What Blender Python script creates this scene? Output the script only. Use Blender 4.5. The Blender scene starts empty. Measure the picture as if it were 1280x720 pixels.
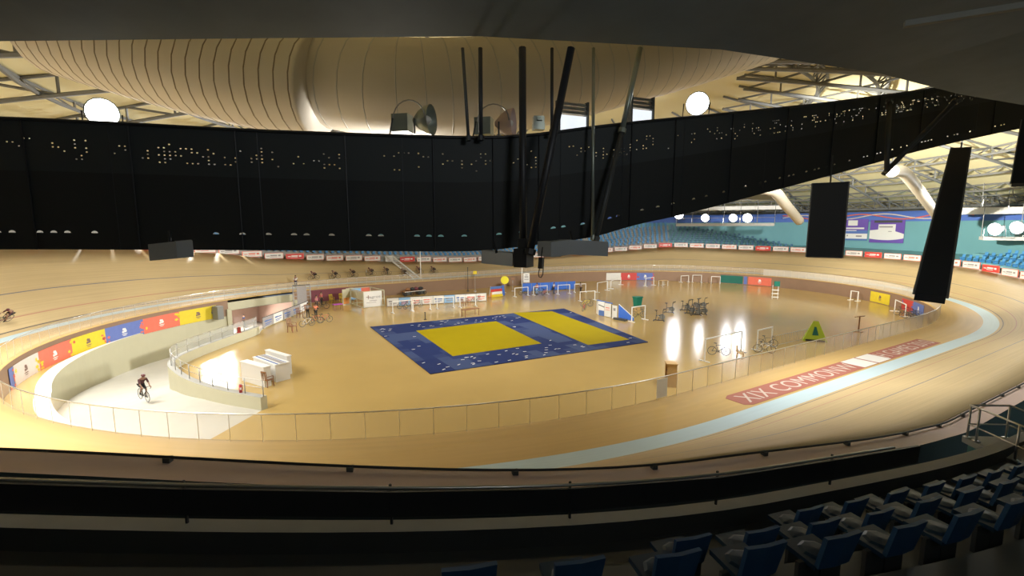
import bpy, bmesh, math, random
from mathutils import Vector, Matrix
from mathutils.geometry import tessellate_polygon
random.seed(7)
PI = math.pi
C = bpy.context.scene.collection
scene = bpy.context.scene

# ---------------------------------------------------------------- camera, world, exposure
cam_data = bpy.data.cameras.new('camera')
cam = bpy.data.objects.new('camera', cam_data); C.objects.link(cam)
cam_data.sensor_width = 36.0; cam_data.lens = 589.0/1280*36.0
cam_data.clip_start = 0.05; cam_data.clip_end = 500
_R = Matrix(((0.856091,-0.516821,-0.002042),(0.068727,0.109926,0.991561),(-0.512235,-0.849007,0.129626))).transposed()
cam.matrix_world = Matrix.Translation((-33.24,-42.63,8.477)) @ _R.to_4x4()
scene.camera = cam
vs = scene.view_settings
vs.view_transform = 'Standard'; vs.look = 'None'; vs.gamma = 1.0; vs.exposure = 0.0
vs.use_curve_mapping = False
w = bpy.data.worlds.new('world'); scene.world = w; w.use_nodes = True
w.node_tree.nodes['Background'].inputs[0].default_value = (0.75,0.85,1,1)
w.node_tree.nodes['Background'].inputs[1].default_value = 0.3
try:
    scene.cycles.use_denoising = True
    scene.cycles.sample_clamp_indirect = 6.0
    scene.cycles.max_bounces = 8
    scene.cycles.transparent_max_bounces = 24
except Exception: pass

def area(loc, target, energy, size=1.6, col=(1,0.96,0.88), spread=170):
    l = bpy.data.lights.new('lamp_and_fill_light', 'AREA'); l.shape = 'DISK'; l.size = size
    l.energy = energy; l.color = col; l.spread = math.radians(spread)
    o = bpy.data.objects.new('lamp_and_fill_light', l); C.objects.link(o)
    o.location = loc
    o.rotation_euler = (Vector(target)-Vector(loc)).to_track_quat('-Z','Y').to_euler()
    return o
E_FAR, E_LEFT, E_ROOF_FILL, E_SIDE_FILL = 330, 800, 1900, 2400
# unseen fill lights added high up facing down, then more thrown across the hall
for q,e in (((-6,-30,14.8),0.8),((9,-36,13),0.2),((31,-24,15),0.18),((-45,-18,14),1.3),((-46,-1,14.5),1.25),((-38,14,14.8),0.3),((-8,20,16.5),0.12),((26,12,17),0.05),((4,-8,18.5),0.28),((-18,-12,17.5),0.42)):
    area(q, (q[0]*0.92, q[1]*0.92, -1.8), E_ROOF_FILL*e, 7.0, (1,0.985,0.94), 108)
for q,t,e in (((-16,-26,14.5),(24,36,3.5),1.45),((8,-29,14.8),(50,18,6.5),1.35),((-2,-24,14.5),(-34,34,4),0.85),((14,4,17.5),(14,-36,2.0),0.2),((30,0,17),(-54,6,6),2.2),((30,-28,14.6),(57,4,5.5),0.55)):
    area(q, t, E_SIDE_FILL*e, 2.5, (1,0.985,0.94), 66)
# unseen fill lights added behind the gantry to brighten the roof and ducts
area((-27.13,-24.31,9.89), (-31,-30,14.5), 190, 1.0, (1,0.95,0.85), 120)
area((1.20,-18.06,12.35), (48.03,-22.35,15.00), 6500, 1.0, (1,0.95,0.82), 62)
area((-30,-46.5,11.2), (-27,-33,8.5), 330, 2.5, (0.93,0.97,1.0), 150)   # added fill behind the camera, brightens the gantry front and housings

# ---------------------------------------------------------------- materials
def mat(name, col, rough=0.6, metal=0.0, noise=0.0, scale=8.0, emis=None, estr=0.0, spec=0.5, coat=0.0):
    m = bpy.data.materials.new(name); m.use_nodes = True
    nt = m.node_tree; b = nt.nodes['Principled BSDF']
    c = tuple(col)+(1,)
    b.inputs['Base Color'].default_value = c
    b.inputs['Roughness'].default_value = rough; b.inputs['Metallic'].default_value = metal
    b.inputs['Specular IOR Level'].default_value = spec
    b.inputs['Coat Weight'].default_value = coat
    if noise > 0:
        tc = nt.nodes.new('ShaderNodeTexCoord'); n = nt.nodes.new('ShaderNodeTexNoise')
        n.inputs['Scale'].default_value = scale; n.inputs['Detail'].default_value = 4
        r = nt.nodes.new('ShaderNodeMix'); r.data_type = 'RGBA'
        r.inputs[6].default_value = tuple(max(0,x*(1-noise)) for x in col)+(1,)
        r.inputs[7].default_value = tuple(min(1,x*(1+noise)) for x in col)+(1,)
        nt.links.new(tc.outputs['Object'], n.inputs['Vector'])
        nt.links.new(n.outputs['Fac'], r.inputs[0]); nt.links.new(r.outputs[2], b.inputs['Base Color'])
    if emis:
        b.inputs['Emission Color'].default_value = tuple(emis)+(1,); b.inputs['Emission Strength'].default_value = estr
    return m

def wood_track(name, col, plank, rough, grain=0.12, coat=0.0):
    # strips of timber running along the track: UV u = metres along, v = metres across
    m = bpy.data.materials.new(name); m.use_nodes = True
    nt = m.node_tree; L = nt.links; b = nt.nodes['Principled BSDF']
    b.inputs['Roughness'].default_value = rough; b.inputs['Coat Weight'].default_value = coat; b.inputs['Specular IOR Level'].default_value = 0.28
    uv = nt.nodes.new('ShaderNodeUVMap')
    mp = nt.nodes.new('ShaderNodeMapping'); mp.inputs['Scale'].default_value = (0.12, 1.0/plank, 1)
    L.new(uv.outputs[0], mp.inputs['Vector'])
    n = nt.nodes.new('ShaderNodeTexNoise'); n.inputs['Scale'].default_value = 1.0; n.inputs['Detail'].default_value = 5
    L.new(mp.outputs[0], n.inputs['Vector'])
    n2 = nt.nodes.new('ShaderNodeTexNoise'); n2.inputs['Scale'].default_value = 0.12; n2.inputs['Detail'].default_value = 3
    L.new(uv.outputs[0], n2.inputs['Vector'])
    ad = nt.nodes.new('ShaderNodeMath'); ad.operation = 'ADD'
    L.new(n.outputs['Fac'], ad.inputs[0]); L.new(n2.outputs['Fac'], ad.inputs[1])
    r = nt.nodes.new('ShaderNodeMapRange'); r.inputs[1].default_value = 0.65; r.inputs[2].default_value = 1.35
    L.new(ad.outputs[0], r.inputs[0])
    mx = nt.nodes.new('ShaderNodeMix'); mx.data_type = 'RGBA'
    mx.inputs[6].default_value = tuple(x*(1-grain) for x in col)+(1,)
    mx.inputs[7].default_value = tuple(min(1,x*(1+grain)) for x in col)+(1,)
    L.new(r.outputs[0], mx.inputs[0]); L.new(mx.outputs[2], b.inputs['Base Color'])
    return m

def glass_mat(name, tint, fac, rough=0.12):
    m = bpy.data.materials.new(name); m.use_nodes = True
    nt = m.node_tree; L = nt.links
    b = nt.nodes['Principled BSDF']; b.inputs['Base Color'].default_value = tuple(tint)+(1,); b.inputs['Roughness'].default_value = rough
    t = nt.nodes.new('ShaderNodeBsdfTransparent'); mx = nt.nodes.new('ShaderNodeMixShader'); mx.inputs[0].default_value = fac
    L.new(t.outputs[0], mx.inputs[1]); L.new(b.outputs[0], mx.inputs[2])
    L.new(mx.outputs[0], nt.nodes['Material Output'].inputs['Surface'])
    return m

M = {}
M['track'] = wood_track('pine_track', (0.53,0.405,0.22), 0.10, 0.56, 0.13)
M['apron'] = wood_track('apron_boards', (0.52,0.35,0.13), 0.30, 0.5, 0.10)
M['blue_band'] = wood_track('pale_blue_band', (0.47,0.60,0.66), 0.2, 0.5, 0.08)
M['line_dark'] = mat('dark_line', (0.12,0.10,0.09), 0.5)
M['line_red'] = mat('red_line', (0.42,0.20,0.13), 0.5)
M['line_blue'] = mat('blue_line', (0.16,0.16,0.18), 0.5)
M['floor'] = mat('infield_board', (0.47,0.325,0.115), 0.155, 0, 0.08, 0.35, spec=0.33)
M['concrete'] = mat('grey_concrete', (0.36,0.355,0.33), 0.8, 0, 0.12, 2)
M['ramp'] = mat('ramp_concrete', (0.50,0.48,0.42), 0.7, 0, 0.08, 1.2)
M['cream'] = mat('cream_paint', (0.50,0.475,0.335), 0.6, 0, 0.05, 1)
M['taupe'] = mat('taupe_wall', (0.27,0.17,0.11), 0.7, 0, 0.08, 1)
M['maroon'] = mat('maroon_cloth', (0.16,0.04,0.055), 0.8, 0, 0.1, 2)
M['white'] = mat('white_paint', (0.80,0.79,0.76), 0.5)
M['offwhite'] = mat('off_white', (0.70,0.69,0.66), 0.6)
M['steel'] = mat('steel', (0.42,0.42,0.42), 0.35, 0.8)
M['brushed'] = mat('brushed_steel', (0.62,0.61,0.58), 0.3, 0.9)
M['truss'] = mat('grey_truss_steel', (0.21,0.215,0.215), 0.55, 0.3)
M['black'] = mat('black_metal', (0.022,0.023,0.026), 0.5)
M['rubber'] = mat('black_rubber', (0.02,0.02,0.02), 0.7)
M['darkgrey'] = mat('dark_grey_metal', (0.06,0.065,0.065), 0.5)
M['midgrey'] = mat('mid_grey_metal', (0.20,0.20,0.19), 0.55)
M['teal'] = mat('turquoise_paint', (0.15,0.35,0.39), 0.6, 0, 0.05, 0.5)
M['frieze'] = mat('blue_frieze_cloth', (0.08,0.16,0.50), 0.7, 0, 0.15, 0.3)
M['roof'] = mat('cream_roof_panel', (0.80,0.73,0.45), 0.7, 0, 0.05, 0.6)
M['duct'] = mat('pale_duct', (0.82,0.77,0.69), 0.5, 0.0)
M['duct_cream'] = mat('cream_duct', (0.50,0.45,0.36), 0.5)
M['duct_band'] = mat('duct_joint', (0.36,0.30,0.22), 0.5, 0.3)
M['seat'] = mat('blue_plastic', (0.07,0.27,0.55), 0.5)
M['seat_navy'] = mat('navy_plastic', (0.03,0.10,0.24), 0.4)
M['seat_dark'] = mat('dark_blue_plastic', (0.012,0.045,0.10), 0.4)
M['mat_blue'] = None
M['seat_haze'] = mat('hazed_blue_plastic', (0.06,0.16,0.27), 0.5)  # glare haze over the dark blue corner seats put into the plastic colour
M['yellow'] = mat('yellow_vinyl', (0.31,0.24,0.002), 0.7, 0, 0.06, 0.6, spec=0.08)
M['bright_yellow'] = mat('bright_yellow', (0.80,0.72,0.02), 0.6)
M['orange'] = mat('orange_panel', (0.66,0.26,0.05), 0.6)
M['red'] = mat('red_paint', (0.55,0.05,0.045), 0.5)
M['coral'] = mat('coral_cloth', (0.72,0.16,0.10), 0.7, 0, 0.1, 3)
M['ban_yellow'] = mat('yellow_cloth', (0.72,0.56,0.03), 0.7, 0, 0.1, 3)
M['ban_blue'] = mat('blue_cloth', (0.12,0.17,0.45), 0.7, 0, 0.1, 3)
M['ban_white'] = mat('pale_cloth', (0.66,0.58,0.54), 0.7, 0, 0.1, 3)
M['ban_green'] = mat('dark_green_cloth', (0.01,0.13,0.10), 0.7, 0, 0.1, 3)
M['blue'] = mat('royal_blue', (0.05,0.16,0.62), 0.5)
M['skyblue'] = mat('sky_blue', (0.25,0.45,0.70), 0.5)
M['green'] = mat('green_plastic', (0.0,0.16,0.11), 0.5)
M['lime'] = mat('lime_green', (0.42,0.55,0.03), 0.6)
M['wood'] = mat('brown_wood', (0.26,0.12,0.05), 0.5, 0, 0.2, 6)
M['ply'] = mat('plywood', (0.55,0.36,0.15), 0.6, 0, 0.12, 5)
M['purple'] = mat('purple_cloth', (0.42,0.06,0.42), 0.7)
M['violet'] = mat('violet_print', (0.13,0.07,0.36), 0.6, 0, 0.2, 0.7)
M['panel_black'] = mat('charcoal_panel', (0.03,0.034,0.042), 0.6)
M['housing'] = mat('grey_housing', (0.42,0.43,0.43), 0.55)
M['housing_pale'] = mat('pale_grey_housing', (0.62,0.61,0.57), 0.55)
M['skin'] = mat('brown_skin', (0.30,0.16,0.10), 0.6)
M['hair'] = mat('black_hair', (0.015,0.012,0.01), 0.7)
M['face'] = mat('dark_features', (0.03,0.015,0.012), 0.5)
M['cloth_dark'] = mat('dark_maroon_jersey', (0.085,0.03,0.035), 0.8)
M['cloth_black'] = mat('black_lycra', (0.02,0.018,0.018), 0.7)
M['cloth_navy'] = mat('navy_cloth', (0.02,0.03,0.08), 0.8)
M['cloth_pink'] = mat('pink_cloth', (0.62,0.20,0.26), 0.8)
M['cloth_grey'] = mat('grey_cloth', (0.35,0.34,0.36), 0.8)
M['cloth_orange'] = mat('orange_cloth', (0.70,0.20,0.09), 0.8)
M['cloth_white'] = mat('white_cloth', (0.72,0.70,0.68), 0.8)
M['cloth_red'] = mat('red_cloth', (0.60,0.07,0.07), 0.8)
M['helmet'] = mat('maroon_helmet', (0.12,0.03,0.035), 0.35)
M['lamp'] = mat('lamp_glow', (1,1,1), 0.5, emis=(0.95,0.98,1.0), estr=9)
M['lamp_soft'] = mat('lamp_panel_glow', (1,1,1), 0.5, emis=(0.86,0.93,1.0), estr=0.9)
M['lamp_warm'] = mat('lamp_dim', (0.9,0.95,0.8), 0.5, emis=(1.0,1.0,0.86), estr=2.0)
M['grey_green'] = mat('galvanised_shade', (0.30,0.33,0.28), 0.35, 0.5)
M['glass'] = glass_mat('fence_glass', (0.72,0.66,0.60), 0.24)
M['glass2'] = glass_mat('parapet_glass', (0.8,0.85,0.85), 0.35)
M['screen'] = mat('grey_screen', (0.33,0.31,0.31), 0.6, 0, 0.1, 4)
M['pinkish'] = mat('pinkish_board', (0.66,0.50,0.44), 0.6, 0, 0.05, 2)
M['canopy'] = mat('dark_canopy_sheet', (0.10,0.13,0.14), 0.7, 0, 0.2, 1.5)
M['canopy_beam'] = mat('weathered_beam', (0.17,0.17,0.14), 0.7, 0, 0.2, 3)
M['print_grey'] = mat('grey_print', (0.28,0.26,0.27), 0.7)
M['print_blue'] = mat('blue_print', (0.08,0.16,0.42), 0.7)
M['brown_print'] = mat('brown_print', (0.20,0.12,0.10), 0.7)
M['pave_text'] = mat('white_lettering', (0.56,0.46,0.40), 0.6)
M['carpet'] = mat('faded_red_strip', (0.34,0.115,0.085), 0.7, 0, 0.12, 1.5)

def tile_mat(name, c1, c2, nx):
    m = bpy.data.materials.new(name); m.use_nodes = True
    nt = m.node_tree; b = nt.nodes['Principled BSDF']; b.inputs['Roughness'].default_value = 0.8; b.inputs['Specular IOR Level'].default_value = 0.1
    tc = nt.nodes.new('ShaderNodeTexCoord'); mp = nt.nodes.new('ShaderNodeMapping'); mp.inputs['Scale'].default_value = (1/nx,1/nx,1)
    fl = nt.nodes.new('ShaderNodeVectorMath'); fl.operation = 'FLOOR'
    wn = nt.nodes.new('ShaderNodeTexNoise'); wn.inputs['Scale'].default_value = 0.23
    r = nt.nodes.new('ShaderNodeMapRange'); r.inputs[1].default_value = 0.47; r.inputs[2].default_value = 0.53
    mx = nt.nodes.new('ShaderNodeMix'); mx.data_type = 'RGBA'
    mx.inputs[6].default_value = c1+(1,); mx.inputs[7].default_value = c2+(1,)
    L = nt.links
    L.new(tc.outputs['Object'], mp.inputs['Vector']); L.new(mp.outputs[0], fl.inputs[0]); L.new(fl.outputs[0], wn.inputs['Vector'])
    L.new(wn.outputs['Fac'], r.inputs[0]); L.new(r.outputs[0], mx.inputs[0]); L.new(mx.outputs[2], b.inputs['Base Color'])
    return m
M['mat_blue'] = tile_mat('blue_mat_tiles', (0.016,0.028,0.108), (0.045,0.066,0.155), 1.0)

def mesh_cloth(name):
    # black shade cloth with rows of pinholes; UV u = metres along, v = 0 bottom .. 1 top
    m = bpy.data.materials.new(name); m.use_nodes = True
    nt = m.node_tree; L = nt.links; b = nt.nodes['Principled BSDF']
    b.inputs['Roughness'].default_value = 0.75
    uv = nt.nodes.new('ShaderNodeUVMap'); sp = nt.nodes.new('ShaderNodeSeparateXYZ'); L.new(uv.outputs[0], sp.inputs[0])
    def math_(op, a, bb, clamp=False):
        n = nt.nodes.new('ShaderNodeMath'); n.operation = op; n.use_clamp = clamp
        for i, x in enumerate((a, bb)):
            if isinstance(x, (int, float)): n.inputs[i].default_value = x
            else: L.new(x, n.inputs[i])
        return n.outputs[0]
    u, v = sp.outputs[0], sp.outputs[1]
    cell = nt.nodes.new('ShaderNodeCombineXYZ')
    cu = math_('MULTIPLY', u, 10.0); cv = math_('MULTIPLY', v, 34.0)
    L.new(math_('FLOOR', cu, 0), cell.inputs[0]); L.new(math_('FLOOR', cv, 0), cell.inputs[1])
    wn = nt.nodes.new('ShaderNodeTexWhiteNoise'); wn.noise_dimensions = '2D'; L.new(cell.outputs[0], wn.inputs['Vector'])
    cl = nt.nodes.new('ShaderNodeTexNoise'); cl.inputs['Scale'].default_value = 0.18; L.new(cell.outputs[0], cl.inputs['Vector'])
    du = math_('SUBTRACT', math_('FRACT', cu, 0), 0.5); dv = math_('SUBTRACT', math_('FRACT', cv, 0), 0.5)
    rr = math_('ADD', math_('MULTIPLY', du, du), math_('MULTIPLY', dv, dv))
    dot = math_('LESS_THAN', rr, 0.035)
    keep = math_('LESS_THAN', wn.outputs['Value'], math_('MULTIPLY', math_('SUBTRACT', cl.outputs['Fac'], 0.42), 2.2))
    band = math_('MULTIPLY', math_('GREATER_THAN', v, 0.70), math_('LESS_THAN', v, 0.88))
    hole = math_('MULTIPLY', math_('MULTIPLY', dot, keep), band)
    # drooping scallops near the hem
    su = math_('SUBTRACT', math_('FRACT', math_('MULTIPLY', u, 4.0), 0), 0.5)
    c2 = nt.nodes.new('ShaderNodeCombineXYZ'); L.new(math_('FLOOR', math_('MULTIPLY', u, 4.0), 0), c2.inputs[0])
    w2 = nt.nodes.new('ShaderNodeTexWhiteNoise'); w2.noise_dimensions = '2D'; L.new(c2.outputs[0], w2.inputs['Vector'])
    hv = math_('MULTIPLY', math_('SUBTRACT', v, 0.135), 14.0)
    e = math_('ADD', math_('MULTIPLY', su, math_('MULTIPLY', su, 9.0)), math_('MULTIPLY', hv, math_('MULTIPLY', hv, 9.0)))
    sc = math_('MULTIPLY', math_('LESS_THAN', e, 0.55), math_('MULTIPLY', math_('GREATER_THAN', v, 0.135), math_('LESS_THAN', w2.outputs['Value'], 0.5)))
    hole = math_('ADD', hole, sc, True)
    # upper third is a lighter strip of cloth
    mx = nt.nodes.new('ShaderNodeMix'); mx.data_type = 'RGBA'
    mx.inputs[6].default_value = (0.028,0.030,0.030,1); mx.inputs[7].default_value = (0.042,0.048,0.050,1)
    L.new(math_('GREATER_THAN', v, 0.62), mx.inputs[0]); L.new(mx.outputs[2], b.inputs['Base Color'])
    t = nt.nodes.new('ShaderNodeBsdfTransparent'); ms = nt.nodes.new('ShaderNodeMixShader')
    L.new(hole, ms.inputs[0]); L.new(b.outputs[0], ms.inputs[1]); L.new(t.outputs[0], ms.inputs[2])
    L.new(ms.outputs[0], nt.nodes['Material Output'].inputs['Surface'])
    return m
M['mesh_cloth'] = mesh_cloth('black_shade_cloth')

# ---------------------------------------------------------------- mesh helpers
class MB:
    def __init__(s): s.v = []; s.f = []; s.mi = []; s.uv = {}
    def add(s, vs_, fs, mi=0):
        n = len(s.v); s.v += [tuple(x) for x in vs_]
        for f in fs: s.f.append(tuple(n+i for i in f)); s.mi.append(mi)
        return s
    def box(s, c, d, rz=0.0, mi=0, ry=0.0):
        m = Matrix.Rotation(rz,3,'Z') @ Matrix.Rotation(ry,3,'Y')
        vs_ = [Vector(c)+m@Vector((x*d[0]/2,y*d[1]/2,z*d[2]/2)) for x in (-1,1) for y in (-1,1) for z in (-1,1)]
        return s.add(vs_, [(0,1,3,2),(4,6,7,5),(0,4,5,1),(2,3,7,6),(0,2,6,4),(1,5,7,3)], mi)
    def bar(s, p, q, w_, h, mi=0):
        p = Vector(p); q = Vector(q); d = (q-p).normalized()
        up = Vector((0,0,1)) if abs(d.z) < 0.95 else Vector((1,0,0))
        a = d.cross(up).normalized(); b = a.cross(d).normalized()
        vs_ = [e+a*x*w_/2+b*y*h/2 for e in (p,q) for x in (-1,1) for y in (-1,1)]
        return s.add(vs_, [(0,1,3,2),(4,6,7,5),(0,4,5,1),(2,3,7,6),(0,2,6,4),(1,5,7,3)], mi)
    def tube(s, pts, r, n=8, mi=0, closed=False, cap=True):
        pts = [Vector(p) for p in pts]; k = len(pts); rs = r if isinstance(r,(list,tuple)) else [r]*k
        base = len(s.v)
        ref = None
        for i,p in enumerate(pts):
            a = pts[(i-1)%k] if (closed or i>0) else p; b = pts[(i+1)%k] if (closed or i<k-1) else p
            d = (b-a).normalized() if (b-a).length>1e-9 else Vector((0,0,1))
            if ref is None: ref = Vector((0,0,1)) if abs(d.z)<0.9 else Vector((1,0,0))
            x = ref - d*ref.dot(d)
            if x.length<1e-4: x = d.orthogonal()
            x.normalize(); y = d.cross(x); ref = x
            for j in range(n):
                t = 2*PI*j/n; s.v.append(tuple(p+(x*math.cos(t)+y*math.sin(t))*rs[i]))
        m = k if closed else k-1
        for i in range(m):
            for j in range(n):
                s.f.append((base+i*n+j, base+i*n+(j+1)%n, base+((i+1)%k)*n+(j+1)%n, base+((i+1)%k)*n+j)); s.mi.append(mi)
        if cap and not closed:
            s.f.append(tuple(base+j for j in range(n))[::-1]); s.mi.append(mi)
            s.f.append(tuple(base+(k-1)*n+j for j in range(n))); s.mi.append(mi)
        return s
    def ring(s, c, R_, r, axis='Y', n=20, m=6, mi=0):
        c = Vector(c); pts = []
        for i in range(n):
            t = 2*PI*i/n
            o = {'Y':Vector((math.cos(t),0,math.sin(t))),'Z':Vector((math.cos(t),math.sin(t),0)),'X':Vector((0,math.cos(t),math.sin(t)))}[axis]
            pts.append(c+o*R_)
        return s.tube(pts, r, m, mi, closed=True)
    def prism(s, poly, z0, z1, mi=0):
        n = len(poly)
        vs_ = [(p[0],p[1],z0) for p in poly]+[(p[0],p[1],z1) for p in poly]
        return s.add(vs_, [tuple(range(n))[::-1], tuple(range(n,2*n))]+[(i,(i+1)%n,n+(i+1)%n,n+i) for i in range(n)], mi)
    def ball(s, c, r, n=10, m=6, mi=0, sc=(1,1,1)):
        c = Vector(c); vs_ = []; fs = []
        for i in range(m+1):
            t = PI*i/m
            for j in range(n):
                p = 2*PI*j/n
                vs_.append(c+Vector((math.sin(t)*math.cos(p)*sc[0],math.sin(t)*math.sin(p)*sc[1],math.cos(t)*sc[2]))*r)
        for i in range(m):
            for j in range(n): fs.append((i*n+j,i*n+n+j,i*n+n+(j+1)%n,i*n+(j+1)%n))
        return s.add(vs_, fs, mi)
    def mesh(s, name, mats, smooth=False):
        me = bpy.data.meshes.new(name); me.from_pydata(s.v, [], s.f)
        for x in (mats if isinstance(mats,(list,tuple)) else [mats]): me.materials.append(x)
        for i,p in enumerate(me.polygons):
            p.material_index = s.mi[i]; p.use_smooth = smooth
        me.validate(); me.update(); return me
    def build(s, name, mats, parent=None, smooth=False, loc=None):
        o = bpy.data.objects.new(name, s.mesh(name, mats, smooth)); C.objects.link(o)
        if parent: o.parent = parent
        if loc is not None: o.location = loc
        return o

def tag(o, label=None, cat=None, group=None, kind=None):
    if label: o['label'] = label
    if cat: o['category'] = cat
    if group: o['group'] = group
    if kind: o['kind'] = kind
    return o
def empty(name, loc=(0,0,0), rz=0.0):
    o = bpy.data.objects.new(name, None); C.objects.link(o); o.location = loc; o.rotation_euler = (0,0,rz)
    o.empty_display_size = 0.2; return o
KIDS = {}
def children(o): return [c for c in o.children]
def copy_tree(o, parent=None, depth=0):
    c = o.copy(); C.objects.link(c)
    if parent: c.parent = parent
    if depth < 3:
        for ch in list(o.children): copy_tree(ch, c, depth+1)
    return c
def struct(o): o['kind'] = 'structure'; return o
ORD = ['first','second','third','fourth','fifth','sixth','seventh','eighth','ninth','tenth','eleventh','twelfth','thirteenth','fourteenth','fifteenth','sixteenth','seventeenth','eighteenth','nineteenth','twentieth','twenty-first','twenty-second','twenty-third','twenty-fourth','twenty-fifth','twenty-sixth','twenty-seventh','twenty-eighth','twenty-ninth','thirtieth']

# ---------------------------------------------------------------- the oval
LS, RR, EE, F = 28.67, 27.33, 0.15, -1.8
def _curve(n=720):
    per = 2*LS+2*PI*RR; out = []
    for i in range(n):
        q = per*i/n
        if q < LS: p = (-LS/2+q, -RR)
        elif q < LS+PI*RR:
            a = (q-LS)/RR-PI/2; p = (LS/2+RR*math.cos(a)*(1+EE), RR*math.sin(a))
        elif q < 2*LS+PI*RR: p = (LS/2-(q-LS-PI*RR), RR)
        else:
            a = (q-2*LS-PI*RR)/RR+PI/2; p = (-LS/2+RR*math.cos(a)*(1+EE), RR*math.sin(a))
        out.append(Vector((p[0],p[1],0)))
    return out
NC = 720
BASE = _curve(NC)
NORM = []
for i in range(NC):
    d = BASE[(i+1)%NC]-BASE[(i-1)%NC]; NORM.append(Vector((d.y,-d.x,0)).normalized())
def cv(i, d=0.0, z=0.0):
    i = i % NC; a = int(i)%NC; b = (a+1)%NC; t = i-int(i)
    p = BASE[a].lerp(BASE[b], t)+NORM[a].lerp(NORM[b], t)*d
    return Vector((p.x,p.y,z))
def tangent(i): n = NORM[int(i)%NC]; return Vector((-n.y,n.x,0))
CUM = [0.0]
for i in range(NC): CUM.append(CUM[-1]+(BASE[(i+1)%NC]-BASE[i]).length)
ZC = [(-2.7,-37,1.45),(-12,-37,1.65),(-24,-36,3.0),(-37,-31,4.45),(-50,-14,6.0),(-52,2,6.6),(-50.6,17,6.6),(-45,24,6.2),(-40,28.6,5.7),(-34.5,32,5.0),(-27.6,35,3.8),(-18,36.7,3.05),(-7.8,36.9,2.45),(5,36.9,1.9),(20,36.5,2.2),(35,31.8,3.1),(45.5,24,4.2),(54,8.7,3.8),(52,-14,3.35),(48.6,-20,3.1),(41.6,-27.6,2.55),(20,-36.9,1.6)]
_zi = sorted((min(range(NC), key=lambda i:(BASE[i].x+NORM[i].x*9.6-x)**2+(BASE[i].y+NORM[i].y*9.6-y)**2), z) for x,y,z in ZC)
def ztop(i):
    i = i % NC; L_ = [(a-NC,z) for a,z in _zi[-2:]]+_zi+[(a+NC,z) for a,z in _zi[:2]]
    for (a,za),(b,zb) in zip(L_,L_[1:]):
        if a <= i <= b: t = (i-a)/max(1,b-a); t = t*t*(3-2*t)*.5+t*.5; return za+(zb-za)*t
    return 2.0
def idx(x, y):
    return min(range(NC), key=lambda i:(BASE[i].x-x)**2+(BASE[i].y-y)**2)
def band(name, prof, mats, mids, i0=0, i1=NC, step=2, parent=None, smooth=True):
    # prof(i) -> list of (d,z); mids = material index per strip
    s = MB(); rows = []; closed = (i1-i0 >= NC)
    ids = list(range(i0, i1 if closed else i1+1, step))
    if not closed and ids[-1] != i1: ids.append(i1)
    uv = []
    for i in ids:
        pr = prof(i%NC)
        for d,z in pr: s.v.append(tuple(cv(i,d,z))); uv.append((CUM[i%NC], d))
        k = len(pr)
    n = len(ids)
    fu = []
    for a in range(n if closed else n-1):
        b = (a+1)%n
        for j in range(k-1):
            s.f.append((a*k+j,a*k+j+1,b*k+j+1,b*k+j)); s.mi.append(mids[j])
            u0 = uv[a*k][0]; u1 = uv[b*k][0] if uv[b*k][0]>=u0 else CUM[-1]
            fu.append(((u0,uv[a*k+j][1]),(u0,uv[a*k+j+1][1]),(u1,uv[b*k+j+1][1]),(u1,uv[b*k+j][1])))
    me = bpy.data.meshes.new(name); me.from_pydata(s.v,[],s.f)
    for m in mats: me.materials.append(m)
    ul = me.uv_layers.new(name='UVMap')
    for p in me.polygons:
        p.material_index = s.mi[p.index]; p.use_smooth = smooth
        for q,li in enumerate(p.loop_indices): ul.data[li].uv = fu[p.index][q]
    me.update()
    o = bpy.data.objects.new(name, me); C.objects.link(o)
    if parent: o.parent = parent
    return o

# track surface: apron, pale blue band, banked boards with the three lines
def track_prof(i):
    zt = ztop(i); k = lambda d: 0.05+(d-3.9)/5.7*(zt-0.05)
    ds = (4.09,4.15,4.85,4.91,6.38,6.44,8.0,9.6)
    return [(-0.15,-0.06),(-0.15,0.0),(1.4,0.0),(2.9,0.0),(3.9,0.05)]+[(d,k(d)) for d in ds]+[(9.6,zt-0.25)]
struct(band('floor_track', track_prof, [M['apron'],M['blue_band'],M['track'],M['line_dark'],M['line_red'],M['line_blue']],
            [0,0,0,1,2,3,2,4,2,5,2,2,2]))
# walkway round the rim and the drop behind it
struct(band('trim_rim', lambda i:[(9.6,ztop(i)-0.02),(9.62,ztop(i)-0.02),(10.35,ztop(i)-0.02),(10.35,ztop(i)-1.2),(11.0,-1.8)], [M['pinkish'],M['darkgrey']], [0,0,1,1], smooth=False))

# infield floor, ledge and ramp -------------------------------------------------
S0 = idx(-39.5,16.3); PL = idx(-33.6,21.4); PR = idx(-26.0,25.2)
inner = [(-32.2,-13.5),(-34.4,-10.6),(-36.1,-7.4),(-37.0,-4.6),(-37.45,-2.6),(-37.3,-0.8),(-36.6,0.9),(-35.2,3.2),(-33.3,5.9),(-31.4,8.3),(-30.99,10.99),(-28.52,15.07),(-25.59,20.10),(-25.60,24.31)]
PRp = cv(PR,-0.12)
inner_full = inner+[(PRp.x,PRp.y)]
o_start = idx(-36.8,-18.9)
outer_full = []      # from the ramp start to the portal
NO = 40
iS = o_start; span = (iS-S0)%NC
for k in range(NO+1):
    i = iS-span*k/NO
    t = k/NO; d = -2.25 if t < 0.45 else -2.25+(2.13)*min(1,(t-0.45)/0.5)
    p = cv(i,d); outer_full.append((p.x,p.y))
for i in range(S0-4, PL, -4):
    p = cv(i,-0.12); outer_full.append((p.x,p.y))
p = cv(PL,-0.12); outer_full.append((p.x,p.y))
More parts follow.
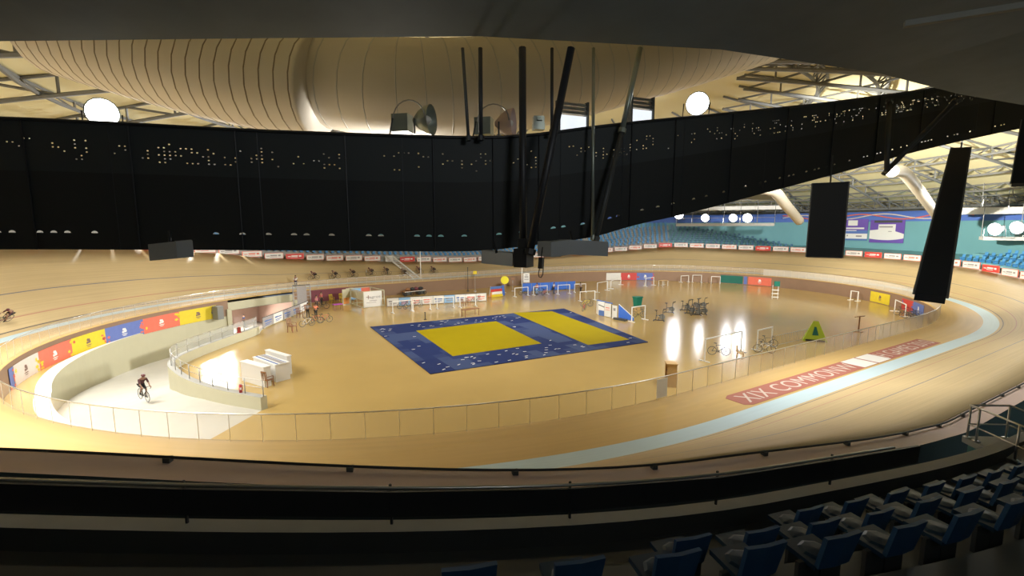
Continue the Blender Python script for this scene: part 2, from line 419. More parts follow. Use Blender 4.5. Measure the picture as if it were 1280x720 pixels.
def resample(pl, n):
    ds = [0]
    for a,b in zip(pl,pl[1:]): ds.append(ds[-1]+math.dist(a,b))
    out = []
    for k in range(n+1):
        q = ds[-1]*k/n; j = max(0,min(len(pl)-2, next((m for m in range(len(pl)-1) if ds[m+1]>=q-1e-9), len(pl)-2)))
        t = (q-ds[j])/max(1e-9,ds[j+1]-ds[j]); out.append((pl[j][0]*(1-t)+pl[j+1][0]*t, pl[j][1]*(1-t)+pl[j+1][1]*t))
    return out
def smooth_poly(pl, it=2):
    for _ in range(it):
        q = [pl[0]]
        for a,b in zip(pl,pl[1:]): q += [(a[0]*.75+b[0]*.25,a[1]*.75+b[1]*.25),(a[0]*.25+b[0]*.75,a[1]*.25+b[1]*.75)]
        pl = q+[pl[-1]]
    return pl
inner_s = smooth_poly(inner_full)
poly = []
i = S0
while True:
    p = cv(i,-0.12); poly.append((p.x,p.y))
    i += 4
    if (i-S0) >= (PR-S0)%NC: break
poly.append((PRp.x,PRp.y))
poly += list(reversed(inner_s))[1:]
poly += outer_full[:NO+1]
tess = tessellate_polygon([[Vector((p[0],p[1],0)) for p in poly]])
me = bpy.data.meshes.new('floor'); me.from_pydata([(p[0],p[1],F) for p in poly],[],[tuple(t) for t in tess]); me.materials.append(M['floor'])
bm = bmesh.new(); bm.from_mesh(me); bmesh.ops.recalc_face_normals(bm, faces=bm.faces)
for f_ in bm.faces:
    if f_.normal.z < 0: f_.normal_flip()
bm.to_mesh(me); bm.free()
o = bpy.data.objects.new('floor', me); C.objects.link(o); struct(o)
NR = 60
ri = resample(inner_s, NR); ro = resample(outer_full, NR)
def ramp_z(t):
    pts = ((0,F),(0.12,F-0.12),(0.22,-2.35),(0.45,-4.0),(0.65,-4.75),(0.85,-5.0),(1.0,-5.0))
    for (a,za),(b,zb) in zip(pts,pts[1:]):
        if t <= b: return za+(zb-za)*(t-a)/(b-a)
    return -5.0
s = MB()
for k in range(NR+1):
    z = ramp_z(k/NR); s.v += [(ri[k][0],ri[k][1],z),(ro[k][0],ro[k][1],z)]
for k in range(NR): s.f.append((2*k,2*k+1,2*k+3,2*k+2)); s.mi.append(0)
struct(s.build('floor_ramp', M['ramp'], smooth=True))
# outer ramp wall (cream, white curb on top)
def wall_strip(name, pts, zb, zt, th, mats, side=1, cap_mi=0):
    s = MB(); n = len(pts); off = []
    for k in range(n):
        a = Vector(pts[max(0,k-1)]); b = Vector(pts[min(n-1,k+1)]); d = (b-a).normalized(); off.append(Vector((d.y,-d.x))*side*th)
    for k in range(n):
        p = Vector(pts[k]); q = p+off[k]
        s.v += [(p.x,p.y,zb[k]),(p.x,p.y,zt[k]),(q.x,q.y,zt[k]),(q.x,q.y,zb[k])]
    for k in range(n-1):
        for j in range(4):
            s.f.append((4*k+j,4*k+(j+1)%4,4*k+4+(j+1)%4,4*k+4+j)); s.mi.append(cap_mi if j == 1 else 0)
    s.f += [(0,1,2,3),(4*n-1,4*n-2,4*n-3,4*n-4)]; s.mi += [0,0]
    return struct(s.build(name, mats))
kS = next(k for k in range(NR+1) if math.dist(ro[k],outer_full[NO])<2.0)
zb = [ramp_z(k/NR)-0.1 for k in range(NR+1)]
wall_strip('wall_ramp_outer', ro, zb, [F+0.10 if k < kS else -1.92 for k in range(NR+1)], 0.06, [M['cream'],M['white']], -1, 1)
s = MB()   # white curb lying on the ledge
nn = [k for k in range(NR+1) if k <= kS]
for k in nn:
    a = Vector(ro[k]); i = idx(a.x,a.y); wd = min(0.75, max(0.05,(Vector((cv(i,-0.16).x,cv(i,-0.16).y))-a).length*0.6)); n_ = Vector((NORM[i].x,NORM[i].y))*wd
    s.v += [(a.x,a.y,F+0.11),(a.x+n_.x,a.y+n_.y,F+0.11),(a.x+n_.x,a.y+n_.y,F)]
for k in range(len(nn)-1):
    s.f += [(3*k,3*k+1,3*k+4,3*k+3),(3*k+1,3*k+2,3*k+5,3*k+4)]; s.mi += [0,0]
struct(s.build('trim_curb', M['white'], smooth=False))
# inner ramp wall (parapet) with railing up to the banner barrier
i_end = min(range(NR+1), key=lambda k: math.dist(ri[k],(-31.4,8.3)))
par = resample(inner_s, 120); p_end = min(range(121), key=lambda k: math.dist(par[k],(-31.2,8.5)))
wall_strip('wall_ramp_inner', par[:p_end+1], [ramp_z(k/120)-0.1 for k in range(p_end+1)], [-1.05]*(p_end+1), 0.42, [M['cream'],M['concrete']], 1, 1)
wall_strip('wall_ramp_end', par[p_end:], [ramp_z(k/120)-0.1 for k in range(p_end,121)], [F+0.05]*(121-p_end), 0.3, [M['cream'],M['concrete']], 1, 1)
rl = empty('ramp_railing', (par[0][0],par[0][1],-1.05)); tag(rl, 'steel railing along the curved cream parapet of the ramp', 'railing')
inset = []
for k in range(p_end+1):
    a = Vector(par[max(0,k-1)]); b = Vector(par[min(p_end,k+1)]); d = (b-a).normalized(); q = Vector(par[k])+Vector((d.y,-d.x))*0.2; inset.append(q)
for zz,rr_ in ((-0.12,0.022),(-0.55,0.015)):
    s = MB(); s.tube([(q.x-par[0][0],q.y-par[0][1],zz+1.05) for q in inset], rr_, 6); s.build('rail', M['brushed'], rl, True)
acc = 0
for k in range(0,p_end+1):
    if k: acc += math.dist(par[k],par[k-1])
    if k == 0 or acc > 1.25:
        acc = 0; q = inset[k]; s = MB(); s.tube([(q.x-par[0][0],q.y-par[0][1],0),(q.x-par[0][0],q.y-par[0][1],0.93)], 0.028, 6); s.build('post', M['steel'], rl, True)
s = MB()
gp = [q for k,q in enumerate(inset) if 30 < k]
for q in gp: s.v += [(q.x-par[0][0],q.y-par[0][1],0.08),(q.x-par[0][0],q.y-par[0][1],0.88)]
for k in range(len(gp)-1): s.f.append((2*k,2*k+2,2*k+3,2*k+1)); s.mi.append(0)
s.build('glass_infill', M['glass2'], rl)

# retaining wall below the track edge; portal under the far banking
def ring_wall(name, i0, i1, zb_, zt_, m):
    return struct(band(name, lambda i:[(-0.1,zb_),(-0.1,zt_),(-0.02,zt_)], [m], [0,0], i0, i1, 2, smooth=False))
ring_wall('wall_infield_rim', S0-NC, PR, F-0.2, -0.04, M['taupe'])
ring_wall('wall_ramp_upper', PL, S0, -1.95, -0.04, M['taupe'])
ring_wall('trim_portal_lintel', PR, PL, -1.35, -0.35, M['cream'])
pl, pr = cv(PL,-0.1), cv(PR,-0.1)
nrm = NORM[(PL+PR)//2]
s = MB()
dep = nrm*9
a0,a1,b0,b1 = pl, pl+dep, pr, pr+dep
for q in (a0,a1,b1,b0): s.v += [(q.x,q.y,-5.05),(q.x,q.y,-1.3)]
s.f += [(0,2,3,1),(2,4,5,3),(4,6,7,5),(1,3,5,7),(0,6,4,2)]; s.mi += [0,0,0,1,1]
struct(s.build('wall_tunnel', [M['pinkish'],M['concrete']]))
s = MB()
for q in (pl, pr): s.box((q.x,q.y,-3.1),(0.5,0.5,4.0), math.atan2(nrm.y,nrm.x))
struct(s.build('trim_portal_jamb', M['cream']))
area(tuple((a1+b1)/2-nrm*3+Vector((0,0,-1.6))), tuple((a0+b0)/2+nrm*3+Vector((0,0,-5))), 700, 0.8, (1,0.85,0.72))
# ---------------------------------------------------------------- glass fence round the apron edge
fence = empty('glass_fence', (BASE[0].x,BASE[0].y,0)); tag(fence, 'low glass fence with thin steel posts ringing the inner edge of the track', 'fence')
o0 = Vector((BASE[0].x,BASE[0].y,0))
s = MB(); s.tube([cv(i,0,1.15)-o0 for i in range(0,NC,2)], 0.03, 6, closed=True); s.build('top_rail', M['brushed'], fence, True)
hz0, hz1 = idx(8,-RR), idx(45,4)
M['reflection_glass'] = glass_mat('fence_glass_painted_reflection', (0.80,0.76,0.70), 0.5, 0.3)  # right-hand panels whitened: milky reflection put into their colour and opacity
for q0,q1,mm in ((0,hz0,'glass'),(hz0,hz1,'reflection_glass'),(hz1,NC,'glass')):
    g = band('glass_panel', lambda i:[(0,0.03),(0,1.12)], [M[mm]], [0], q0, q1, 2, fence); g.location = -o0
posts_rest = MB(); cnt = 0; pm = MB(); pm.tube([(0,0,0),(0,0,1.15)], 0.014, 6); pme = pm.mesh('post', M['brushed'])
NP = 190
for k in range(NP):
    i = NC*k/NP; p = cv(i,0,0)
    near_ = p.y < -20 and -16 < p.x < 26 or p.y > 12 and p.x > -36 and p.x < 36
    if near_ and cnt < 96:
        q = bpy.data.objects.new('post', pme); C.objects.link(q); q.parent = fence; q.location = p-o0; cnt += 1
    else: posts_rest.tube([p-o0, p-o0+Vector((0,0,1.15))], 0.012, 5)
tag(posts_rest.build('posts_further_round', M['brushed'], fence), kind='stuff')

# ---------------------------------------------------------------- banners on the infield wall
def banner(name, i0, i1, m, label, splash=None, logo=None, zt_=-0.40, zb_=-1.72, cat='banner'):
    if i1 < i0: i0,i1 = i1,i0
    r = empty(name, cv((i0+i1)/2,-0.14,zb_)); o_ = Vector(r.location)
    n = max(2,int((i1-i0)/2)); s = MB()
    for k in range(n+1):
        i = i0+(i1-i0)*k/n
        for d in (-0.13,-0.155): s.v += [cv(i,d,zb_)-o_, cv(i,d,zt_)-o_]
    for k in range(n):
        b_ = 4*k; s.f += [(b_+2,b_+3,b_+7,b_+6),(b_,b_+4,b_+5,b_+1),(b_+1,b_+5,b_+7,b_+3),(b_,b_+2,b_+6,b_+4)]; s.mi += [0]*4
    s.f += [(0,1,3,2),(4*n,4*n+2,4*n+3,4*n+1)]; s.mi += [0,0]
    s.build('sheet', m, r)
    def patch(fi, fz, w_, h, mm, nm, star=0):
        i = i0+(i1-i0)*fi; c_ = cv(i,-0.165,zb_+(zt_-zb_)*fz)-o_; t = tangent(i); s = MB()
        pts = []
        for k in range(12):
            a = 2*PI*k/12; ra = 1.0 if not star else (1.0 if k%2 else 0.5)
            pts.append(c_+t*math.cos(a)*w_*ra+Vector((0,0,1))*math.sin(a)*h*ra)
        s.add(pts,[tuple(range(12))]); return s
    if splash:
        s = MB(); 
        for q in range(7):
            ss = patch(random.choice((0.02,0.05,0.09,0.92)), random.uniform(0.1,0.9), random.uniform(.12,.35), random.uniform(.1,.22), None, '', 1); s.add(ss.v, ss.f)
        s.build('painted_splash', splash, r)
    if logo:
        s = MB()
        for a_,b_,w_,h in ((-0.02,.62,.12,.16),(0.03,.66,.10,.12),(0.0,.50,.26,.07),(-0.05,.55,.08,.12),(0.05,.50,.10,.10),(0,.36,.34,.035),(0,.27,.24,.03)):
            ss = patch(0.5+a_*0.8, b_, w_, h, None,''); s.add(ss.v, ss.f)
        s.build('emblem', logo, r)
    return tag(r, label, cat, 'banners on the infield wall')
def AR(f): return f*NC
Wm = M['white']; Gp = M['brown_print']
left_b = [(8,15,456,'ban_blue','coral',None,'faded blue banner at the tip of the left-hand bend'),
 (16,48,455,'ban_white','ban_yellow',Gp,'pale washed-out banner on the left bend wall, before the coral one'),
 (49,89,443,'coral','ban_yellow',Wm,'coral banner on the left bend wall between pale and yellow banners'),
 (90,132,426,'ban_yellow','coral',Gp,'yellow banner on the left bend wall between coral and blue banners'),
 (132,179,414,'ban_blue','coral',Wm,'blue banner on the left bend wall between yellow and coral banners'),
 (180,225,404,'coral','ban_yellow',Wm,'coral banner on the left bend wall between blue and yellow banners'),
 (225,270,394,'ban_yellow','ban_blue',Gp,'yellow banner on the left bend wall nearest the tunnel mouth')]
ARC_L = [(0.8193,0.8157),(0.8153,0.7983),(0.7983,0.7800),(0.7800,0.7632),(0.7632,0.7450),(0.7450,0.7278),(0.7278,0.7100)]
for (x0,x1,y,m,sp,lg,lab),(fa,fb) in zip(left_b, ARC_L):
    banner('wall_banner', AR(fa), AR(fb), M[m], lab, M[sp], lg, -0.42, -1.9)
box_end = MB(); i_ = AR(0.7083); box_end.box((0,0,0.75),(0.7,0.9,1.5)); bo_ = box_end.build('grey_cabinet', M['midgrey'], None, False, cv(i_+2,-0.75,-1.95)); bo_.rotation_euler.z = math.atan2(tangent(i_).y,tangent(i_).x)
tag(bo_, 'plain grey box at the end of the yellow banner beside the tunnel mouth', 'cabinet')
RB = [(0.4455,0.4343,'offwhite',None,None,'white banner on the far wall left of the dull red one'),
 (0.4343,0.4223,'red',None,Wm,'dull red banner on the far wall beside a blue banner'),
 (0.4223,0.4095,'ban_blue','red',Wm,'blue banner on the far wall right of the dull red one'),
 (0.3605,0.3445,'ban_green',None,None,'dark green sheet covering the far end wall'),
 (0.3438,0.3415,'ban_blue',None,None,'narrow blue banner between the green sheet and the coral banner'),
 (0.3407,0.3242,'coral',None,Wm,'coral banner with white emblem on the far end wall'),
 (0.2510,0.2350,'ban_yellow',None,Gp,'yellow banner standing alone on the right bend wall'),
 (0.2238,0.2122,'red','ban_blue',None,'dark red banner on the right bend wall beside the parked bicycles'),
 (0.2122,0.1995,'ban_blue',None,Wm,'blue banner at the tip of the right bend wall')]
for fa,fb,m,sp,lg,lab in RB:
    banner('wall_banner', AR(fa), AR(fb), M[m], lab, M[sp] if sp else None, lg, -0.35, -1.72)

# ---------------------------------------------------------------- lettering on the apron
strip = MB()
xa, xb, ya, yb = -12.6, 10.8, -RR-2.75, -RR-1.35
strip.prism([(xa,ya+0.2),(xa+0.4,ya),(xb,ya),(xb,yb),(xa+0.4,yb),(xa,yb-0.2)], 0.004, 0.012)
st = strip.build('lettered_strip', M['carpet']); tag(st, 'faded red strip with white capital lettering on the near straight', 'floor lettering')
def letters(txt, size, m, name, parent=None, mw=None, extr=0.0):
    c = bpy.data.curves.new(name, 'FONT'); c.body = txt; c.size = size; c.extrude = extr; c.align_x = 'LEFT'
    t = bpy.data.objects.new(name, c); C.objects.link(t)
    dg = bpy.context.evaluated_depsgraph_get(); me = bpy.data.meshes.new_from_object(t.evaluated_get(dg)); me.name = name
    bpy.data.objects.remove(t); bpy.data.curves.remove(c)
    me.materials.clear(); me.materials.append(m)
    o = bpy.data.objects.new(name, me); C.objects.link(o)
    if parent: o.parent = parent
    if mw: o.matrix_local = mw
    return o
def fit_text(txt, x0, x1, y0, h, z, m, parent, name='lettering'):
    o = letters(txt, 1.0, m, name, parent)
    xs = [v.co.x for v in o.data.vertices]; ys = [v.co.y for v in o.data.vertices]
    sx = (x1-x0)/(max(xs)-min(xs)); sy = h/(max(ys)-min(ys))
    for v in o.data.vertices: v.co = ((v.co.x-min(xs))*sx+x0, (v.co.y-min(ys))*sy+y0, z)
    return o
fit_text('XIX COMMONW', xa+0.5, -1.0, ya+0.22, 0.96, 0.016, M['pave_text'], st)
fit_text('H GAMES 2010', 2.9, xb-0.2, ya+0.22, 0.96, 0.016, M['pave_text'], st)
for x in (-0.9, 1.0):
    s = MB(); s.box((x+0.9,(ya+yb)/2,0.014),(1.7,1.34,0.008)); tag(s.build('white_sheet', M['offwhite']), 'white sheet laid over the red lettered strip, '+('the left of the two' if x < 0 else 'the right of the two'), 'sheet', 'white sheets on the lettering')

# ---------------------------------------------------------------- wrestling mats
P0, P1, P2, P3 = [Vector(q) for q in ((-21.13,5.73,-1.80), (2.49,3.96,-1.80), (-1.68,-13.77,-1.80), (-21.63,-12.29,-1.80))]   # far left, far right, near right, near left
def mp_(a,b,z): p = (P3.lerp(P2,a)).lerp(P0.lerp(P1,a), b); return (p.x,p.y,F+z)
def inv_ab(p):
    a = b = 0.5
    for _ in range(30):
        q = Vector(mp_(a,b,0)); da = (Vector(mp_(a+.01,b,0))-q)/.01; db = (Vector(mp_(a,b+.01,0))-q)/.01
        e = Vector((p[0],p[1],F))-q; det = da.x*db.y-da.y*db.x
        a += (e.x*db.y-e.y*db.x)/det; b += (da.x*e.y-da.y*e.x)/det
    return a,b
def quad_slab(s, q, z0, z1, mi=0):
    s.add([(p[0],p[1],F+z0) for p in q]+[(p[0],p[1],F+z1) for p in q], [(3,2,1,0),(4,5,6,7),(0,1,5,4),(1,2,6,5),(2,3,7,6),(3,0,4,7)], mi)
split = 0.745
def mat_thing(label, a0, a1, yel, nfl):
    r = empty('wrestling_mat', mp_((a0+a1)/2,0.5,0)); o_ = Vector(r.location)
    s = MB(); quad_slab(s, [mp_(a0,0,0),mp_(a1,0,0),mp_(a1,1,0),mp_(a0,1,0)], 0.004, 0.05)
    s.v = [tuple(Vector(v)-o_) for v in s.v]; s.build('blue_border', M['mat_blue'], r)
    s = MB(); quad_slab(s, yel, 0.05, 0.056); s.v = [tuple(Vector(v)-o_) for v in s.v]; s.build('yellow_centre', M['yellow'], r)
    s = MB()
    for _ in range(nfl):
        a = random.uniform(a0+.01,a1-.01); b = random.choice((random.uniform(0.02,0.16),random.uniform(0.84,0.97))) if random.random() < .6 else random.uniform(.05,.95)
        q = Vector(mp_(a,b,0.052))
        ins = False
        A,B = inv_ab(q); 
        ya_ = [inv_ab(y) for y in yel]
        if min(y[0] for y in ya_)-.01 < A < max(y[0] for y in ya_)+.01 and min(y[1] for y in ya_)-.01 < B < max(y[1] for y in ya_)+.01: continue
        s.box(tuple(q-o_),(0.28,0.09,0.004), random.uniform(-.5,.5))
    if s.v: tag(s.build('tape_mark', M['offwhite'], r), kind='stuff')
    return tag(r, label, 'mat', 'wrestling mats')
mat_thing('wrestling mat with blue border and a square yellow centre', 0, 0.70, [(-18.45,-8.97,-1.80),(-10.09,-9.28,-1.80),(-8.70,1.44,-1.80),(-17.76,1.45,-1.80)], 90)
mat_thing('wrestling mat with a long yellow panel reaching its far edge', 0.702, 1, [(-6.97,-11.85,-1.80),(-2.43,-12.26,-1.80),(0.06,3.16,-1.80),(-4.55,4.76,-1.80)], 6)

# ---------------------------------------------------------------- bicycles
def wheel(r_, x, z, parent, name='wheel'):
    o = bpy.data.objects.new(name, WHEEL.data) if WHEEL else None
    return o
wm = MB(); wm.ring((0,0,0), 0.325, 0.016, 'Y', 22, 6, 0); wm.ring((0,0,0), 0.305, 0.010, 'Y', 22, 5, 1)
for k in range(10):
    a = 2*PI*k/10; wm.bar((0,0,0),(0.3*math.cos(a),0,0.3*math.sin(a)),0.005,0.005,1)
wm.tube([(0,-0.04,0),(0,0.04,0)],0.025,6,1)
WHEEL_ME = wm.mesh('wheel', [M['rubber'],M['midgrey']], True)
def make_bike(label, loc, rz, frame_m, cat='bicycle', group=None, lean=0.0, upside=False):
    r = empty('bicycle', loc, rz)
    s = MB(); bb=(-0.04,0,0.29); st=(-0.20,0,0.78); ht=(0.36,0,0.82); hb=(0.40,0,0.68); ra=(-0.49,0,0.34)
    for p,q,t in ((bb,st,.018),(st,ht,.016),(bb,hb,.020),(ht,hb,.02),(bb,(-0.49,.05,.34),.01),(bb,(-0.49,-.05,.34),.01),(st,(-0.49,.05,.34),.009),(st,(-0.49,-.05,.34),.009)): s.tube([p,q],t,6)
    s.build('frame', frame_m, r, True)
    s = MB(); s.tube([hb,(0.44,.05,.6),(0.51,.05,.34)],.012,6); s.tube([hb,(0.44,-.05,.6),(0.51,-.05,.34)],.012,6); s.build('fork', M['black'], r, True)
    for x in (-0.49,0.51):
        o = bpy.data.objects.new('wheel', WHEEL_ME); C.objects.link(o); o.parent = r; o.location = (x,0,0.34)
    s = MB(); s.tube([ht,(0.35,0,0.9),(0.42,0,0.93)],.014,6)
    for y in (-1,1): s.tube([(0.42,0,.93),(0.42,y*.2,.93),(0.52,y*.21,.92),(0.55,y*.21,.85),(0.48,y*.21,.79),(0.42,y*.21,.79)],.013,6)
    s.build('handlebar', M['black'], r, True)
    s = MB(); s.tube([st,(-0.235,0,0.93)],.013,6); s.ball((-0.27,0,0.95),0.14,8,5,0,(1,.45,.22)); s.build('saddle', M['black'], r, True)
    s = MB(); s.ring((bb[0],.05,bb[2]),.09,.008,'Y',14,4); s.tube([(bb[0],-.08,bb[2]),(bb[0],.08,bb[2])],.018,6); s.bar((bb[0],.07,bb[2]),(bb[0]+.15,.07,bb[2]-.07),.02,.02); s.bar((bb[0],-.07,bb[2]),(bb[0]-.15,-.07,bb[2]+.07),.02,.02)
    s.box((bb[0]+.15,.11,bb[2]-.07),(.09,.08,.02)); s.box((bb[0]-.15,-.11,bb[2]+.07),(.09,.08,.02)); s.build('crankset', M['darkgrey'], r, True)
    if lean: r.rotation_mode = 'ZYX'; r.rotation_euler = (lean,0,rz)
    return tag(r, label, cat, group)
# ---------------------------------------------------------------- people
def skin_mesh(J, Eg, root, mats_, name, sub=1):
    me = bpy.data.meshes.new(name); ks = list(J)
    me.from_pydata([J[k][0] for k in ks],[],[(ks.index(a),ks.index(b)) for a,b in Eg])
    o = bpy.data.objects.new(name, me); C.objects.link(o)
    m = o.modifiers.new('skin','SKIN'); m.use_smooth_shade = True
    for i,k in enumerate(ks):
        r = J[k][1]; me.skin_vertices[0].data[i].radius = (r,r) if not isinstance(r,tuple) else r
        me.skin_vertices[0].data[i].use_root = (k == root)
    if sub:
        q = o.modifiers.new('sub','SUBSURF'); q.levels = sub; q.render_levels = sub
    dg = bpy.context.evaluated_depsgraph_get(); dg.update()
    out = bpy.data.meshes.new_from_object(o.evaluated_get(dg)); out.name = name
    bpy.data.objects.remove(o); bpy.data.meshes.remove(me)
    out.materials.clear(); out.materials.append(mats_)
    for p in out.polygons: p.use_smooth = True
    return out
def V(*a): return Vector(a)
def figure(pose):
    # pose: joint positions; returns skeleton for a body with fingers, nose and ears
    J = {}; E_ = []
    def j(n, p, r): J[n] = (tuple(p), r)
    j('pelvis', pose['pelvis'], .125); j('belly', pose['belly'], .118); j('chest', pose['chest'], .132)
    j('neck', pose['neck'], .052); j('skull', pose['head'], .088)
    hd = (V(*pose['head'])-V(*pose['neck'])).normalized(); fw = V(*pose['look']).normalized()
    j('crown', V(*pose['head'])+hd*.085, .066)
    j('nose', V(*pose['head'])+fw*.098-hd*.02, .016)
    E_ += [('pelvis','belly'),('belly','chest'),('chest','neck'),('neck','skull'),('skull','crown'),('skull','nose')]
    side_v = fw.cross(hd)
    for sd,sg in (('l',1),('r',-1)):
        j('ear'+sd, V(*pose['head'])-side_v*sg*.086-hd*.01, .018); E_.append(('skull','ear'+sd))
        for a,r in (('sho',.062),('elb',.042),('wri',.028)): j(a+sd, pose[a+sd], r)
        e_, w_ = V(*pose['elb'+sd]), V(*pose['wri'+sd]); f_ = V(*pose.get('hand'+sd, tuple((w_-e_).normalized())))
        f_.normalize(); palm = w_+f_*.06; j('palm'+sd, palm, .030)
        E_ += [('chest','sho'+sd),('sho'+sd,'elb'+sd),('elb'+sd,'wri'+sd),('wri'+sd,'palm'+sd)]
        lat = f_.cross(V(0,0,1)); lat = lat.normalized() if lat.length>.1 else V(0,1,0)
        curl = V(0,0,-1) if abs(f_.z)<.7 else V(.6,0,0)
        for k,(ln,of) in enumerate(((.075,-.027),(.085,-.009),(.080,.009),(.062,.026))):
            k1 = palm+f_*(.03+ln*.4)+lat*of; k2 = k1+(f_*.55+curl*.75)*ln*.6
            j('f%d%s'%(k,sd), k1, .009); j('g%d%s'%(k,sd), k2, .008); E_ += [('palm'+sd,'f%d%s'%(k,sd)),('f%d%s'%(k,sd),'g%d%s'%(k,sd))]
        t1 = palm-f_*.01+lat*(-.045*sg); t2 = t1+f_*.045+curl*.01
        j('t'+sd, t1, .011); j('u'+sd, t2, .009); E_ += [('palm'+sd,'t'+sd),('t'+sd,'u'+sd)]
        for a,r in (('hip',.092),('kne',.056),('ank',.036)): j(a+sd, pose[a+sd], r)
        j('toe'+sd, pose['toe'+sd], .032)
        E_ += [('pelvis','hip'+sd),('hip'+sd,'kne'+sd),('kne'+sd,'ank'+sd),('ank'+sd,'toe'+sd)]
    return J, E_
def clothes(J, keys, edges, root, grow, m, name):
    return skin_mesh({k:(J[k][0],J[k][1]+grow) for k in keys}, edges, root, m, name, 1)
POSES = {}
POSES['race'] = dict(pelvis=(-.22,0,.99),belly=(-.04,0,1.12),chest=(.17,0,1.18),neck=(.31,0,1.25),head=(.42,0,1.33),look=(1,0,-.1),
  shol=(.21,.17,1.17),elbl=(.36,.21,.95),wril=(.50,.20,.93),handl=(1,0,-.2),shor=(.21,-.17,1.17),elbr=(.36,-.21,.95),wrir=(.50,-.20,.93),handr=(1,0,-.2),
  hipl=(-.20,.09,.95),knel=(.18,.10,.70),ankl=(.06,.10,.30),toel=(.19,.11,.24),hipr=(-.20,-.09,.95),kner=(.13,-.10,.86),ankr=(-.20,-.10,.50),toer=(-.08,-.11,.42))
POSES['ride'] = dict(pelvis=(-.24,0,1.0),belly=(-.13,0,1.2),chest=(.04,0,1.38),neck=(.15,0,1.50),head=(.23,0,1.60),look=(1,.25,-.1),
  shol=(.06,.19,1.37),elbl=(.26,.23,1.12),wril=(.46,.20,.97),handl=(1,0,-.3),shor=(.06,-.19,1.37),elbr=(.26,-.23,1.12),wrir=(.46,-.20,.97),handr=(1,0,-.3),
  hipl=(-.22,.09,.96),knel=(.16,.11,.72),ankl=(.06,.10,.29),toel=(.18,.11,.23),hipr=(-.22,-.09,.96),kner=(.12,-.11,.88),ankr=(-.18,-.10,.50),toer=(-.06,-.11,.43))
POSES['stand'] = dict(pelvis=(0,0,.96),belly=(0,0,1.14),chest=(.01,0,1.36),neck=(.02,0,1.51),head=(.04,0,1.62),look=(1,0,-.1),
  shol=(0,.18,1.40),elbl=(-.03,.25,1.13),wril=(.06,.26,.89),shor=(0,-.18,1.40),elbr=(-.02,-.25,1.13),wrir=(.10,-.25,.90),
  hipl=(0,.09,.90),knel=(.03,.11,.50),ankl=(0,.12,.09),toel=(.15,.14,.04),hipr=(0,-.09,.90),kner=(.05,-.11,.50),ankr=(.02,-.12,.09),toer=(.17,-.14,.04))
POSES['reach'] = dict(POSES['stand'], elbl=(.16,.22,1.20), wril=(.40,.16,1.16), handl=(1,-.1,-.2), elbr=(.16,-.22,1.20), wrir=(.40,-.16,1.14), handr=(1,.1,-.2), head=(.07,0,1.61), chest=(.03,0,1.36))
FIG = {}
def fig_meshes(pose):
    if pose in FIG: return FIG[pose]
    J,E_ = figure(POSES[pose])
    d = {'body': skin_mesh(J,E_,'pelvis',M['skin'],'body',1)}
    FIG[pose] = (J,d); return FIG[pose]
CL = {}
def person(label, pose, loc, rz, top, bottom, head='hair', shoes='cloth_black', parent_rot=None, longleg=True, group=None, hm=None):
    J,d = fig_meshes(pose); r = empty('person', loc, rz)
    def put(name, key, mk):
        if key not in CL: CL[key] = mk()
        o = bpy.data.objects.new(name, CL[key]); C.objects.link(o); o.parent = r; return o
    put('body', (pose,'body'), lambda: d['body'])
    put('shirt', (pose,'shirt',top), lambda: clothes(J,['pelvis','belly','chest','shol','shor','elbl','elbr'],[('pelvis','belly'),('belly','chest'),('chest','shol'),('chest','shor'),('shol','elbl'),('shor','elbr')],'chest',.014,M[top],'shirt'))
    legs = ['pelvis','hipl','hipr','knel','kner']+(['ankl','ankr'] if longleg else [])
    ed = [('pelvis','hipl'),('pelvis','hipr'),('hipl','knel'),('hipr','kner')]+([('knel','ankl'),('kner','ankr')] if longleg else [])
    put('trousers' if longleg else 'shorts', (pose,'leg',bottom,longleg), lambda: clothes(J,legs,ed,'pelvis',.012,M[bottom],'trousers'))
    def shoe():
        s = MB()
        for sd in 'lr':
            a,b = Vector(J['ank'+sd][0]), Vector(J['toe'+sd][0]); s.tube([a-(b-a)*.25+V(0,0,-.03),a.lerp(b,.4)+V(0,0,-.01),b+(b-a)*.3],[.042,.05,.035],8)
        return s.mesh('shoes', M[shoes], True)
    put('shoes', (pose,'shoes',shoes), shoe)
    H = Vector(POSES[pose]['head']); fw = Vector(POSES[pose]['look']).normalized()
    up = (H-Vector(POSES[pose]['neck'])).normalized()
    if head == 'helmet':
        put('helmet', (pose,'helmet'), lambda: MB().ball(H+up*.055-fw*.015,.125,12,7,0,(1.15,.86,.85)).mesh('helmet', M[hm or 'helmet'], True))
    else:
        put('hair', (pose,'hair'), lambda: MB().ball(H+up*.055-fw*.028,.098,12,7,0,(1,.95,.95)).mesh('hair', M['hair'], True))
    def face():
        s = MB(); sv = fw.cross(up)
        for g in (-1,1): s.ball(H+fw*.082+sv*.034*g+up*.012,.012,6,4)
        q = H+fw*.078-up*.058; s.tube([q-sv*.024,q+fw*.006,q+sv*.024],.006,5); return s.mesh('face', M['face'])
    put('face', (pose,'face'), face)
    return tag(r, label, 'person', group)
def heading(i, rev=False):
    t = tangent(i); t = -t if rev else t
    return math.atan2(t.y, t.x)
def bank_rot(o, i, rev, k=0.75):
    # lean the bicycle and rider into the banking
    sl = math.atan2(ztop(i)-0.05, 5.7)*k
    h = Vector((math.cos(heading(i,rev)), math.sin(heading(i,rev)),0))
    up = (Vector((0,0,1))*math.cos(sl)-Vector((NORM[int(i)%NC].x,NORM[int(i)%NC].y,0))*math.sin(sl))
    y = up.cross(h); o.rotation_mode = 'QUATERNION'
    o.rotation_quaternion = Matrix((h,y,up)).transposed().to_quaternion()
